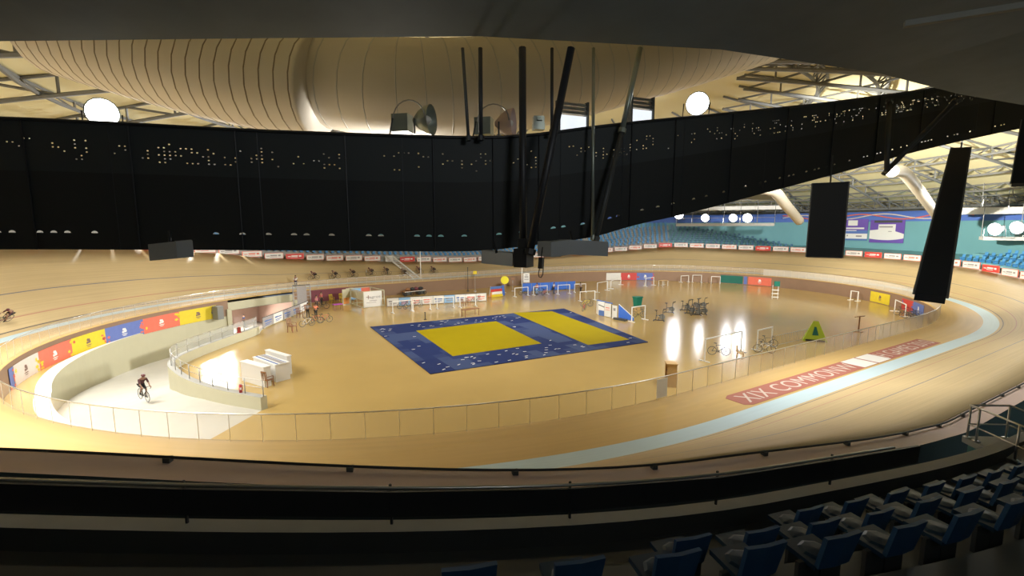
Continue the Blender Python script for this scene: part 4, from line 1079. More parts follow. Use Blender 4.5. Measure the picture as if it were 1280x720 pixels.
r = empty('sandwich_board', (0.20,17.37,-1.80), 0.12); tag(r, 'leaning board striped blue, red, white and yellow near the yellow disc', 'sign board')
s = MB()
for k,m in enumerate(range(4)): s.box((0,-.02-.16*(3-k)/1.0*0.6,.22+.38*k),(2.0,.05,.37),0,m)
s.build('striped_panel', [M['ban_yellow'],M['white'],M['red'],M['print_blue']], r)
s = MB(); s.add([(1.05,-.3,.1),(1.75,.1,.1),(1.55,.1,1.55),(1.05,-.05,1.65),(1.05,-.25,.1),(1.75,.15,.1),(1.55,.15,1.55),(1.05,0,1.65)],[(0,1,2,3),(7,6,5,4),(0,4,5,1),(1,5,6,2),(2,6,7,3),(3,7,4,0)]); s.build('blue_wing', M['blue'], r)
s = MB(); s.bar((-.95,.4,0),(-.95,0,1.6),.06,.06); s.bar((.95,.4,0),(.95,0,1.6),.06,.06); s.build('strut', M['offwhite'], r)
# lime triangular sign, T stand, tiered stand, lectern
r = empty('warning_sign', (11.51,-21.19,-1.80), -0.95); tag(r, 'lime green triangular floor sign behind the near fence', 'sign')
s = MB(); s.add([(-.95,-.3,0),(.95,-.3,0),(0.2,0,1.8),(-.2,0,1.8),(-.95,.3,0),(.95,.3,0)],[(0,1,2,3),(5,4,3,2),(0,3,4),(1,5,2),(0,4,5,1)]); s.build('panel', M['lime'], r)
s = MB(); s.add([(-.25,-.235,.55),(.25,-.235,.55),(.05,-.12,1.3),(-.1,-.12,1.3)],[(0,1,2,3)]); s.build('dark_symbol', M['ban_green'], r)
s = MB(); s.box((0,-.28,.08),(1.5,.08,.16)); s.build('foot', M['black'], r)
r = empty('sign_stand', (18.91,-21.55,-1.80), 0.0); tag(r, 'thin brown T-shaped stand on the infield near the right fence', 'stand')
s = MB(); s.tube([(0,0,0),(0,0,1.55)],.06,6); s.build('post', M['wood'], r); s = MB(); s.bar((-.95,0,1.58),(.95,0,1.5),.10,.06); s.build('crossbar', M['wood'], r); s = MB(); s.box((0,0,.03),(.6,.6,.06)); s.build('base', M['wood'], r)
r = empty('lap_counter', (32.55,-5.46,-1.80), -0.8); tag(r, 'white tiered stand with a small green display on the far infield', 'stand')
s = MB()
for x in (-.35,.35): s.bar((x,0,0),(x,0,2.0),.06,.06)
s.build('upright', M['white'], r); s = MB()
for z in (.3,.8,1.3): s.box((0,0,z),(.85,.3,.10))
s.build('shelf', M['white'], r); s = MB(); s.box((.15,0,2.2),(.7,.25,.7)); s.build('display', M['green'], r)
r = empty('lectern', (-9.18,-22.65,-1.80), 0.9); tag(r, 'tan wooden lectern standing just behind the near glass fence', 'lectern')
s = MB(); s.box((-.35,0,.75),(.05,.6,1.5)); s.box((.35,0,.75),(.05,.6,1.5)); s.build('side_panel', M['ply'], r)
s = MB(); s.box((0,-.28,.75),(.7,.04,1.5)); s.build('front_panel', M['ply'], r)
s = MB(); s.box((0,.05,.95),(.66,.5,.04)); s.box((0,.05,.45),(.66,.5,.04)); s.build('shelf', M['wood'], r)
s = MB(); s.box((0,0,1.53),(.85,.7,.05)); s.build('top', M['ply'], r)
s = MB(); s.box((0,0,0),(.75,.012,.95)); tag(s.build('notice', M['offwhite'], None, False, cv(idx((-15.37,-27.88,0.55)[0],(-15.37,-27.88,0.55)[1]),0.03,.60)), 'white paper notice fixed to the near glass fence', 'notice')
# ad small lamp post table on far wall
for (q,lab) in (((48.26,-4.38,-1.80),'white rolled mat lying at the foot of the far right wall, left of two'),((48.92,2.49,-1.80),'white rolled mat at the foot of the coral banner')):
    s = MB(); s.tube([(-.6,0,.14),(.6,0,.14)],.14,10); s.ring((-.6,0,.14),.07,.02,'X',10,4); tag(s.build('rolled_mat', M['white'], None, True, q), lab, 'mat', 'rolled white mats')

# ---------------------------------------------------------------- gangway down the far banking, banking rim boards
gi = idx(-9.5,36)
r = empty('gangway', cv(gi,9.6,ztop(gi)), 0); tag(r, 'narrow white gangway running down the far banking from the rim', 'gangway')
o_ = Vector(r.location); A_ = cv(gi,9.9,ztop(gi)+.95)-o_; B_ = cv(gi-8,3.6,0.06)-o_; sd = tangent(gi)
for g in (-.55,.55): s = MB(); s.bar(A_+sd*g,B_+sd*g,.10,.22); s.build('stringer', M['white'], r)
s = MB()
for k in range(16): p = A_.lerp(B_,(k+.5)/16); s.box(tuple(p),(1.05,.3,.05),math.atan2(sd.y,sd.x))
s.build('step', M['offwhite'], r)
s = MB(); s.box(tuple(A_+V(0,.2,-.45)),(1.3,.12,1.0),math.atan2(sd.y,sd.x)); s.build('top_board', M['white'], r)
bw = MB(); bw.box((0,0,.42),(2.55,.07,.80)); BWM = bw.mesh('board', M['offwhite']); bw.v = bw.v
BRM = bw.mesh('board', M['red'])
pr1 = MB()
for x,z,a,b in ((-.75,.45,.35,.22),(.05,.48,.95,.16),(.85,.42,.45,.10),(.1,.27,1.0,.06)): pr1.box((x,.04,z),(a,.012,b))
PRM = [pr1.mesh('print', M['coral']), pr1.mesh('print', M['print_grey']), pr1.mesh('print', M['white'])]
frm = MB()
for z in (.02,.82): frm.box((0,.0,z),(2.65,.09,.05))
for x in (-1.3,1.3): frm.box((x,0,.42),(.05,.09,.85))
FRM = frm.mesh('board_frame', M['coral'])
i0 = idx(38.5,-24.5); i1 = idx(-38.0,-24.0)
def walk(i0, i1, d, step):
    out = []; i = float(i0); acc = step; prev = cv(i,d)
    while i < i1:
        i += .1; p = cv(i,d); acc += (p-prev).length; prev = p
        if acc >= step: out.append(i); acc = 0
    return out
bl_ = walk(i0, i1, 9.72, 3.0)
gk = min(range(len(bl_)), key=lambda k: abs(bl_[k]-gi))
def nth(n): return ORD[n-1] if n <= 30 else '%d%s' % (n, 'th' if n%10 not in (1,2,3) else ('st','nd','rd')[n%10-1])
for k,i in enumerate(bl_):
    if k == gk: continue
    red = k%6 == 2
    p = cv(i,9.72,ztop(i)+.02); r = empty('advertising_board', p, math.atan2(NORM[int(i)%NC].y,NORM[int(i)%NC].x)+PI/2)
    for nm,me in (('board',BRM if red else BWM),('print',PRM[2] if red else PRM[k%2]),('board_frame',FRM)):
        o = bpy.data.objects.new(nm, me); C.objects.link(o); o.parent = r
    n = gk-k
    tag(r, '%s advertising board on the banking rim, %s %s of the white gangway' % ('red' if red else 'white', nth(abs(n)), 'right' if n > 0 else 'left'), 'advertising board', 'advertising boards on the rim')

# ---------------------------------------------------------------- stands, seats, outer wall
BLK1 = (idx((47.14,25.73,5.39)[0],(47.14,25.73,5.39)[1]), idx((33.42,35.32,4.03)[0],(33.42,35.32,4.03)[1]))
BLK2 = (idx((57.29,5.71,4.82)[0],(57.29,5.71,4.82)[1]), BLK1[0])
BLK3 = (idx((46.37,-26.47,2.87)[0],(46.37,-26.47,2.87)[1])-22, idx((52.33,-19.00,3.35)[0],(52.33,-19.00,3.35)[1]))
FARB = (BLK1[1], idx(-34,30))
def zf(i): return ztop(i)+0.3
RISE, GO, NROW = 0.46, 0.82, 9
def stand_prof(i):
    out = [(11.0,-1.8),(11.0,zf(i))]; d = 11.9; z = zf(i)
    for k in range(NROW): out += [(d,z),(d,z+RISE)]; d += GO; z += RISE
    out += [(20.0,z)]; return out
ns = 1+1+2*NROW
band('stand_far', stand_prof, [M['concrete']], [0]*ns, BLK1[0], NC-idx(0,0)*0-260, 2, smooth=False)['kind'] = 'structure'
def slope_prof(i): return [(11.0,-1.8),(11.0,zf(i)+.15),(20.0,zf(i)+.5)]
band('stand_teal', slope_prof, [M['teal']], [0,0], BLK3[0]-40, BLK1[0], 2, smooth=False)['kind'] = 'structure'
band('stand_left', stand_prof, [M['concrete']], [0]*ns, NC-260, idx(-40,-22), 2, smooth=False)['kind'] = 'structure'
wall_p = lambda i:[(20.0,-2),(20.0,9.2)]
struct(band('wall_outer', wall_p, [M['teal']], [0], 0, NC, 4))
struct(band('trim_frieze', lambda i:[(19.9,9.2),(19.85,10.9),(20.0,10.9)], [M['frieze']], [0,0], 0, NC, 4))
struct(band('wall_upper', lambda i:[(20.4,10.6),(24.2,12.0)], [M['truss']], [0], 0, NC, 4))
# waves of paler print on the blue frieze
s = MB(); i_a = idx((65.42,-3.12,10.46)[0],(65.42,-3.12,10.46)[1])
for ph,m in ((0,0),(1.6,1)):
    pts = [cv(i_a-26+k*1.2,19.74,10.05+.45*math.sin(k*.33+ph)) for k in range(44)]; s.tube(pts,.10,4,m)
tag(s.build('printed_wave', [M['coral'],M['ban_white']]), 'pink and pale swirl printed along the blue frieze above the posters', 'wall print')

seat = MB()
seat.box((0,-.02,.40),(.44,.42,.05)); seat.add([(-.22,.18,.38),(.22,.18,.38),(.22,.26,.80),(-.22,.26,.80),(-.22,.23,.38),(.22,.23,.38),(.22,.30,.80),(-.22,.30,.80)],[(0,1,2,3),(7,6,5,4),(0,3,7,4),(1,5,6,2),(3,2,6,7),(0,4,5,1)])
seat.box((-.15,.08,.19),(.05,.3,.38)); seat.box((.15,.08,.19),(.05,.3,.38))
SEAT_ME = seat.mesh('stadium_seat', M['seat']); SEAT_DK = seat.mesh('stadium_seat', M['seat_dark'])
def put_seat(i, d, z, me, lab, grp):
    o = bpy.data.objects.new('stadium_seat', me); C.objects.link(o); o.location = cv(i,d,z)
    n = NORM[int(i)%NC]; o.rotation_euler.z = math.atan2(n.y,n.x)-PI/2
    return tag(o, lab, 'seat', grp)
nseat = 0
def row_z(i,k): return zf(i)+RISE*(k+1)-RISE+ (RISE if k>=0 else 0)
for k in range(NROW):
    d = 11.9+GO*k+.30
    for n_,i in enumerate(walk(BLK1[0]+1, BLK1[1]-1, d, .92)):
        if nseat >= 225: break
        put_seat(i, d, zf(i)+RISE*(k+1), SEAT_ME, 'blue seat in the %s row up, %s from the right, far corner block' % (nth(k+1), nth(n_+1)), 'blue seats of the far corner block, row %d' % (k+1)); nseat += 1
# three short rows at the right, standing on low concrete steps
struct(band('stand_right', lambda i:[(11.0,zf(i)),(11.5,zf(i)),(11.5,zf(i)+.35),(12.6,zf(i)+.35),(12.6,zf(i)+.8),(13.7,zf(i)+.8),(13.7,zf(i)+1.25),(14.8,zf(i)+1.25),(14.8,zf(i))], [M['teal']], [0]*8, BLK3[0], BLK3[1], 2, smooth=False))
for k in range(3):
    d = 11.95+1.1*k
    for q,i in enumerate(walk(BLK3[0]+1, BLK3[1]-1-k*3, d, .95)):
        if nseat >= 299: break
        put_seat(i, d, zf(i)+.35+.45*k, SEAT_ME, 'blue seat in the %s row by the right wall, %s from the picture edge' % (('lowest','middle','top')[k], nth(q+1)), 'blue seats by the right wall, %s row' % ('lowest','middle','top')[k]); nseat += 1
# the seats that cannot be told apart: far straight and the darker corner block
ms = MB()
def seat_into(s, i, d, z):
    n = NORM[int(i)%NC]; t = Vector((-n.y,n.x,0)); c = cv(i,d,z)
    for (x0,x1,y0,y1,z0,z1) in ((-.22,.22,-.23,.19,.37,.43),(-.22,.22,.18,.26,.38,.80)):
        vs_ = [c-t*x+n*y+V(0,0,zz) for x in (x0,x1) for y in (y0,y1) for zz in (z0,z1)]
        s.add(vs_,[(0,1,3,2),(4,6,7,5),(0,4,5,1),(2,3,7,6),(0,2,6,4),(1,5,7,3)])
for k in range(5):
    d = 11.9+GO*k+.30
    for i in walk(FARB[0]+2, FARB[1], d, .95): seat_into(ms, i, d, zf(i)+RISE*(k+1))
tag(ms.build('stadium_seats_far_side', M['seat']), 'rows of blue seats above the boards along the far straight', 'seats', None, 'stuff')
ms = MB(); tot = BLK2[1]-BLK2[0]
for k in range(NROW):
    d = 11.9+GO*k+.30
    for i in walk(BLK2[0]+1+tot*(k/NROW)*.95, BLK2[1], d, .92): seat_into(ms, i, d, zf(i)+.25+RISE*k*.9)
tag(ms.build('stadium_seats_corner', M['seat_haze']), 'haze-tinted blue seats falling away along the far right corner below the lamps', 'seats', None, 'stuff')
struct(band('stand_corner_steps', lambda i:(lambda nr:[(11.6,zf(i))]+[q for k in range(NROW) for q in ((11.9+GO*k,zf(i)+.2+RISE*.9*min(k,nr)),(11.9+GO*(k+1)-.02,zf(i)+.2+RISE*.9*min(k,nr)))])(NROW*max(0,(i-BLK2[0]))/max(1,tot)), [M['teal']], [0]*(2*NROW), BLK2[0], BLK2[1], 2, smooth=False))
# posters on the turquoise wall
def poster(label, tl, tr, bl, name, kind):
    tl, tr, bl = [Vector(q) for q in (tl,tr,bl)]
    zt_, zb_ = max(tl.z,tr.z), bl.z; c_ = V((tl.x+tr.x)/2,(tl.y+tr.y)/2,zb_); w_ = math.hypot(tr.x-tl.x,tr.y-tl.y); h = (tl.z+tr.z)/2-zb_
    r = empty(name, c_, math.atan2(tr.y-tl.y,tr.x-tl.x)); 
    s = MB(); s.box((0,-.03,h/2),(w_,.05,h)); p_ = s.build('sheet', M['violet'], r)
    if kind == 0:
        s = MB(); s.box((0,-.06,h*.20),(w_,.012,h*.24)); s.build('white_strip', M['offwhite'], p_)
        s = MB(); s.box((0,-.06,h*.04),(w_,.012,h*.08)); s.box((0,-.06,h*.40),(w_,.012,h*.14)); s.build('blue_strip', M['print_blue'], p_)
        s = MB(); s.box((-.02*w_,-.065,h*.82),(w_*.33,.012,h*.25)); s.box((-.02*w_,-.07,h*.57),(w_*.80,.012,h*.07)); s.box((-.1*w_,-.07,h*.46),(w_*.45,.012,h*.035)); s.build('white_print', M['offwhite'], p_)
        s = MB(); s.box((.22*w_,-.07,h*.2),(w_*.2,.012,h*.07)); s.box((-.18*w_,-.07,h*.22),(w_*.04,.012,h*.07)); s.build('grey_print', M['print_grey'], p_)
    else:
        s = MB(); n = 14; vs_ = []
        for k in range(n+1): x = -.5+k/n; vs_.append((x*w_,-.06,h*(.12+.35*(x*x)*(1 if x>0 else .6))))
        for k in range(n+1): x = .5-k/n; vs_.append((x*w_,-.06,h*(.62-.5*abs(x)*(.9 if x>0 else .3))))
        s.add(vs_,[tuple(range(len(vs_)))]); s.box((0,-.062,h*.66),(w_*.5,.01,h*.3)); s.build('white_shape', M['offwhite'], p_)
        s = MB(); s.box((-.03*w_,-.075,h*.70),(w_*.4,.01,h*.06)); s.box((.1*w_,-.075,h*.5),(w_*.1,.01,h*.03)); s.build('grey_print', M['print_grey'], p_)
        s = MB(); s.box((.02*w_,-.08,h*.93),(w_*.8,.06,h*.1)); s.build('dark_top_bar', M['darkgrey'], r)
    return tag(r, label, 'poster')
poster('purple poster with white strip on the turquoise wall, left of two', (65.50,2.00,9.84), (65.45,-2.70,9.48), (65.55,1.70,5.82), 'wall_poster', 0)
poster('purple and white poster on the turquoise wall, right of two', (65.47,-3.05,9.62), (64.81,-8.31,9.28), (65.42,-3.41,5.51), 'wall_poster', 1)

# ---------------------------------------------------------------- roof with trusses and ducts
def roof_pt(i, lam, dz=0.0):
    p = cv(i,24.2); return Vector((p.x*lam,p.y*lam,11.6+14.0*(1-lam**1.6)+dz))
s = MB(); NS, NL = 90, 14
for a in range(NS):
    for b in range(NL+1): s.v.append(tuple(roof_pt(NC*a/NS, 1-b/NL*0.999)))
for a in range(NS):
    for b in range(NL):
        s.f.append((a*(NL+1)+b,((a+1)%NS)*(NL+1)+b,((a+1)%NS)*(NL+1)+b+1,a*(NL+1)+b+1)); s.mi.append(0)
struct(s.build('ceiling', M['roof'], smooth=True))
for a in range(30):
    i = NC*a/30; s = MB(); n = 13; top = []; bot = []
    for k in range(n+1):
        lam = 1-0.72*k/n; top.append(roof_pt(i,lam,-.12)); bot.append(roof_pt(i,lam,-1.5 if 0<k else -.6))
    s.tube(top,.13,5); s.tube(bot,.17,5)
    for k in range(n): s.tube([top[k],bot[k+1]],.10,4); s.tube([bot[k],top[k]],.10,4); 
    struct(s.build('beam_roof_truss', M['truss']))
for lam in (.96,.88,.80,.72,.64,.56,.48,.40):
    s = MB(); n = 90
    s.tube([roof_pt(NC*k/n,lam,-.15) for k in range(n)],.12,5,closed=True); s.tube([roof_pt(NC*k/n,lam-.012,-1.25) for k in range(n)],.15,5,closed=True)
    for k in range(n):
        s.tube([roof_pt(NC*k/n,lam,-.15),roof_pt(NC*(k+.5)/n,lam-.012,-1.25)],.085,4); s.tube([roof_pt(NC*(k+.5)/n,lam-.012,-1.25),roof_pt(NC*(k+1)/n,lam,-.15)],.085,4)
    struct(s.build('beam_ring_truss', M['truss']))
# space frame above the far wall
s = MB(); ia, ib = BLK3[0]-10, idx(0,30); n = 70
for k in range(n):
    a = ia+(ib-ia)*k/n; b = ia+(ib-ia)*(k+1)/n
    P = lambda i,d,z: cv(i,d,z)
    s.tube([P(a,17.5,12.6),P(b,17.5,12.6)],.10,4); s.tube([P(a,19.5,11.3),P(b,19.5,11.3)],.10,4); s.tube([P(a,17.5,12.6),P((a+b)/2,19.5,11.3)],.07,4); s.tube([P((a+b)/2,19.5,11.3),P(b,17.5,12.6)],.07,4); s.tube([P(a,17.5,12.6),P((a+b)/2,18.5,13.6)],.06,4)
struct(s.build('beam_space_frame', M['truss']))
def duct(label, pts, r_, m='duct', joints=0, jm='duct_band', nn=20):
    r = empty('air_duct', pts[0]); o_ = Vector(pts[0]); P = [Vector(p)-o_ for p in pts]
    Q = []
    for k in range(len(P)-1):
        p0 = P[max(0,k-1)]; p1 = P[k]; p2 = P[k+1]; p3 = P[min(len(P)-1,k+2)]
        for t in range(10):
            u = t/10; Q.append(.5*((2*p1)+(p2-p0)*u+(2*p0-5*p1+4*p2-p3)*u*u+(3*p1-p0-3*p2+p3)*u**3))
    Q.append(P[-1]); s = MB(); s.tube(Q, r_, nn); s.build('pipe', M[m], r, True)
    if joints:
        L_ = [0]
        for a,b in zip(Q,Q[1:]): L_.append(L_[-1]+(b-a).length)
        for k in range(joints):
            t = L_[-1]*(k+.5)/joints; j = next(x for x in range(len(L_)-1) if L_[x+1]>=t); p = Q[j].lerp(Q[j+1],(t-L_[j])/(L_[j+1]-L_[j])); d = (Q[j+1]-Q[j]).normalized()
            s = MB(); s.tube([p-d*.02,p+d*.02], r_*1.006, nn); s.build('joint_band', M[jm], r, True)
    return tag(r, label, 'duct')
duct('large pale ribbed air duct curving across above the black gantry', [(-37.97,-18.67,15.58),(-35.27,-20.93,14.51),(-32.45,-23.25,13.57),(-30.16,-24.93,13.15)], 1.6, 'duct', 22)
duct('large pale air duct above the gantry with an elbow at its left end', [(-29.69,-24.44,13.60),(-27.70,-25.94,13.18),(-25.02,-26.81,13.43),(-21.77,-27.24,14.20),(-15.03,-27.68,16.34),(-8.87,-27.54,18.47)], 1.65, 'duct', 30, 'offwhite')
duct('thin cream duct sloping down to the wall beside the leaning black post', [(20.43,-22.41,13.52),(23.86,-22.12,13.59),(32.60,-20.53,12.24),(44.36,-18.56,9.88)], .55, 'duct_cream', 4)
duct('thin cream duct sloping down to the wall below the gantry hem', [(14.17,-11.75,12.38),(20.70,-10.95,12.51),(28.05,-8.53,11.13),(37.74,-5.25,9.19)], .62, 'duct_cream', 4)
s = MB(); s.box((0,0,0),(5,1.2,2.0)); o = s.build('plant_box', M['midgrey'], None, False, (25.19,-6.56,12.76)); o.rotation_euler.z = -.5; tag(o, 'dark grey box hung under the roof beside a cream duct', 'duct box')

# lighting platforms with floodlights on the far side
def platform(label, a, b, th, depth_, m='concrete'):
    a = Vector(a); b = Vector(b); d = b-a; L_ = math.hypot(d.x,d.y); r = empty('lighting_platform', a, math.atan2(d.y,d.x))
    s = MB(); s.box((L_/2,depth_/2,0),(L_,depth_,th)); s.build('deck', M[m], r)
    s = MB(); n = max(2,int(L_/2.5))
    for k in range(n+1): s.tube([(L_*k/n,0.05,th/2),(L_*k/n,0.05,th/2+1.0)],.03,5)
    s.tube([(0,.05,th/2+1.0),(L_,.05,th/2+1.0)],.03,5); s.build('handrail', M['brushed'], r)
    s = MB()
    for k in range(n+1): s.tube([(L_*k/n,depth_/2,0),(L_*k/n,depth_/2,5.5)],.05,5)
    s.build('hanger', M['truss'], r)
    return tag(r, label, 'platform')
platform('pale slab of the lighting walkway under the right roof', (54.64,-17.61,10.46), (58.26,-27.08,9.04), .9, 2.0, 'offwhite')
platform('grey lighting platform with bright lamps at the right edge', (52.04,-21.32,6.78), (55.02,-27.89,6.39), .45, 2.4, 'offwhite')
platform('dim grey lighting platform under the far roof', (42.15,20.29,8.72), (50.61,5.75,8.66), .5, 2.5, 'concrete')
platform('pale beam under the roof above the far lamps', (46.29,19.44,11.85), (54.97,6.00,12.14), .7, 1.5, 'offwhite')
def flood(label, loc, target, sz=1.0, glow='lamp', group='lit floodlights', hood=True):
    r = empty('floodlight', loc); r.rotation_euler = (Vector(target)-Vector(loc)).to_track_quat('X','Z').to_euler()
    s = MB(); s.tube([(-.25*sz,0,0),(-.1*sz,0,0),(.12*sz,0,0),(.2*sz,0,0)],[.18*sz,.3*sz,.5*sz,.52*sz],16); s.build('reflector', M['grey_green'], r, True)
    s = MB(); s.tube([(.2*sz,0,0),(.215*sz,0,0)],.48*sz,16); s.build('lamp_face', M[glow], r)
    s = MB(); s.box((-.4*sz,0,0),(.4*sz,.35*sz,.35*sz)); s.build('ballast', M['midgrey'], r)
    s = MB(); s.tube([(0,-.56*sz,0),(0,-.56*sz,-.62*sz),(0,.56*sz,-.62*sz),(0,.56*sz,0)],.03*sz,6); s.build('yoke', M['darkgrey'], r)
    return tag(r, label, 'floodlight', group)
LAMPS = [((42.82,20.19,10.73),1.7,'brightest floodlight on the far side just under the gantry hem',1.3),
 ((45.44,16.15,10.07),1.5,'floodlight second from the left in the far row of four',.4),
 ((48.17,12.14,10.02),1.5,'floodlight third from the left in the far row of four',.5),
 ((49.52,10.14,10.00),1.7,'floodlight rightmost in the far row of four',.9),
 ((50.86,-22.77,8.05),1.6,'floodlight on the right platform, left of two',.6),
 ((51.87,-24.52,8.25),1.6,'floodlight on the right platform, cut by the picture edge',.6)]
for q,sz,lab,e in LAMPS:
    flood(lab, q, (0,-4,-1.8), sz); t = Vector((0,-2,-1.8))-Vector(q); area(tuple(Vector(q)+t.normalized()*.6), (-4,-6,-1.8), E_FAR*e, 1.3, (.97,.98,1.0), 140)
for q,e in (((-46.16,31.62,11.69),0.5),((-42.55,33.60,8.07),0.7),((-36.83,34.88,8.24),0.7),((-34.54,35.87,8.34),0.65)):
    t = Vector((-10,0,-1.8))-Vector(q); area(tuple(Vector(q)+t.normalized()*.6), (-20,-4,-1.8), E_LEFT*e, 1.3, (1,.97,.92), 140)

# ---------------------------------------------------------------- black cloth-wrapped gantry in front of the camera
TOP = [(-41.10,-26.98,10.49),(-38.69,-28.80,10.45),(-36.74,-29.73,10.49),(-34.71,-30.73,10.42),(-32.58,-31.67,10.35),(-30.31,-32.69,10.31),(-28.67,-33.45,10.30),(-27.55,-33.88,10.38),(-26.02,-34.17,10.65),(-24.63,-34.26,10.90),(-22.78,-34.39,11.21),(-19.60,-34.34,11.78),(-16.39,-34.30,12.37),(-12.69,-34.30,13.09),(-8.06,-34.37,14.00),(-0.50,-35.40,15.46),(8.74,-37.19,17.16)]
BOT = [(-41.27,-27.25,8.04),(-38.85,-29.06,8.06),(-36.91,-30.00,8.05),(-34.88,-30.99,8.03),(-32.75,-31.93,8.00),(-30.48,-32.95,7.96),(-28.84,-33.71,7.95),(-27.71,-34.13,8.05),(-26.19,-34.44,8.22),(-24.80,-34.53,8.51),(-22.95,-34.65,8.83),(-19.76,-34.60,9.42),(-16.55,-34.56,10.02),(-12.85,-34.56,10.74),(-8.22,-34.63,11.64),(-0.67,-35.67,13.06),(8.56,-37.47,14.64)]
def spline(P, n=6):
    P = [Vector(p) for p in P]; Q = []
    for k in range(len(P)-1):
        p0 = P[max(0,k-1)]; p1 = P[k]; p2 = P[k+1]; p3 = P[min(len(P)-1,k+2)]
        for t in range(n):
            u = t/n; Q.append(.5*((2*p1)+(p2-p0)*u+(2*p0-5*p1+4*p2-p3)*u*u+(3*p1-p0-3*p2+p3)*u**3))
    return Q+[P[-1]]
T_, B_ = spline(TOP), spline(BOT)
gan = empty('gantry', T_[0]); g0 = Vector(T_[0]); tag(gan, 'long black cloth-wrapped gantry curving across the hall overhead', 'gantry')
me = bpy.data.meshes.new('cloth_wrap'); vs_ = []; fs = []; uvs = []; NV = 4; ul_ = [0]
for a,b in zip(T_,T_[1:]): ul_.append(ul_[-1]+math.hypot((b-a).x,(b-a).y))
for k in range(len(T_)):
    b = Vector((T_[k].x,T_[k].y,B_[k].z))
    for v in range(NV+1): vs_.append(b.lerp(T_[k],v/NV)-g0)
for k in range(len(T_)-1):
    for v in range(NV):
        fs.append((k*(NV+1)+v,(k+1)*(NV+1)+v,(k+1)*(NV+1)+v+1,k*(NV+1)+v+1)); uvs.append(((ul_[k],v/NV),(ul_[k+1],v/NV),(ul_[k+1],(v+1)/NV),(ul_[k],(v+1)/NV)))
me.from_pydata([tuple(v) for v in vs_],[],fs); me.materials.append(M['mesh_cloth']); uvl = me.uv_layers.new(name='UVMap')
for p in me.polygons:
    for q,li in enumerate(p.loop_indices): uvl.data[li].uv = uvs[p.index][q]
o = bpy.data.objects.new('cloth_wrap', me); C.objects.link(o); o.parent = gan
def back(k, w_):
    a = T_[max(0,k-1)]; b = T_[min(len(T_)-1,k+1)]; d = Vector((b.x-a.x,b.y-a.y,0)).normalized(); n = Vector((-d.y,d.x,0))
    return n*w_
s = MB()
for k in range(len(T_)):
    b = Vector((T_[k].x,T_[k].y,B_[k].z))-g0; n = back(k,1.5)
    f0 = back(k,.03); s.v += [tuple(b+f0),tuple(b+n),tuple(b+n+V(0,0,.12)),tuple(b+f0+V(0,0,.12))]
for k in range(len(T_)-1):
    for j in range(4): s.f.append((4*k+j,4*k+(j+1)%4,4*k+4+(j+1)%4,4*k+4+j)); s.mi.append(0)
s.build('walkway_deck', M['midgrey'], gan)
s = MB(); s.tube([t-g0+V(0,0,.03) for t in T_],.035,6); s.build('top_rail', M['black'], gan, True)
for k in range(3,len(T_)-4,7):
    s = MB(); b = Vector((T_[k].x,T_[k].y,B_[k].z)); n = back(k,.06); s.bar(b-g0+n,T_[k]-g0+n,.12,.05); s.build('stanchion', M['black'], gan)
for k in range(8,len(T_)-6,5):
    s = MB(); b = Vector((T_[k].x,T_[k].y,B_[k].z)); n = back(k,-.02); s.bar(b-g0+n,T_[k]-g0+n,.03,.02); s.build('seam_strip', M['black'], gan)
# hangers in front of it
HG = [((-28.85,-33.42,12.08),(-28.87,-33.69,10.21),.035,'darkgrey','thin dark hanger rod left of the two middle rods'),
 ((-28.54,-33.61,12.08),(-28.61,-33.73,10.23),.045,'black','dark hanger rod right beside the second round floodlight'),
 ((-27.92,-34.23,12.01),(-28.19,-34.70,7.86),.075,'black','thick black hanger post reaching down to the grey boxes'),
 ((-27.10,-34.10,12.19),(-27.23,-34.30,10.39),.035,'black','thin black rod behind the slanting black tube'),
 ((-27.35,-35.07,11.85),(-28.30,-35.09,7.95),.075,'black','slanting black tube crossing the gantry cloth'),
 ((-26.15,-34.31,12.30),(-26.45,-34.76,8.18),.035,'grey_green','pale thin hanger rod right of the fin-backed lamp'),
 ((-24.97,-34.53,12.45),(-25.46,-34.52,10.56),.060,'grey_green','lit-coloured upper length of the slanting strut right of the thin pale rod'),  # one strut in two lengths; light and shade put into their colours
 ((-25.46,-34.52,10.56),(-26.40,-34.79,8.15),.055,'darkgrey','shade-coloured lower length of the same slanting strut'),
 ((-14.37,-35.37,10.24),(-13.63,-34.97,12.71),.08,'darkgrey','upright strut on the gantry cloth near the leaning black post'),
 ((-14.23,-35.23,10.18),(-12.75,-36.47,12.49),.08,'darkgrey','diagonal brace on the gantry cloth at the right'),]
for a,b,r_,m,lab in HG:
    a = Vector(a); b = Vector(b); r = empty('hanger_rod', a); s = MB(); s.tube([V(0,0,0),b-a],r_,8); s.build('rod', M[m], r, True)
    s = MB(); d = (b-a).normalized(); s.tube([b-a-d*.10,b-a],r_*1.5,8); s.build('clamp', M[m], r); tag(r, lab, 'rod')
# black panels hung below the gantry
def hung(label, a, b, w_, th, name='hanging_panel', edge=True):
    a = Vector(a); b = Vector(b); r = empty(name, a); d = (b-a); view = (Vector((-33.24,-42.63,8.477))-(a+b)/2).normalized()
    x = d.cross(view).normalized(); y = x.cross(d.normalized())
    s = MB(); vs_ = [e+x*i*w_/2+y*j*th/2 for e in (V(0,0,0),d) for i in (-1,1) for j in (-1,1)]
    s.add(vs_,[(0,1,3,2),(4,6,7,5),(0,4,5,1),(2,3,7,6),(0,2,6,4),(1,5,7,3)]); s.build('panel', M['panel_black'], r)
    if edge:
        s = MB()
        for g in (-1,1): s.tube([x*g*(w_/2+.015)+y*th*.4,d+x*g*(w_/2+.015)+y*th*.4],.022,6)
        s.build('edge_bead', M['midgrey'], r)
    s = MB(); s.tube([V(0,0,0),-d.normalized()*.8],.02,5); s.build('hanger', M['darkgrey'], r)
    return tag(r, label, 'panel')
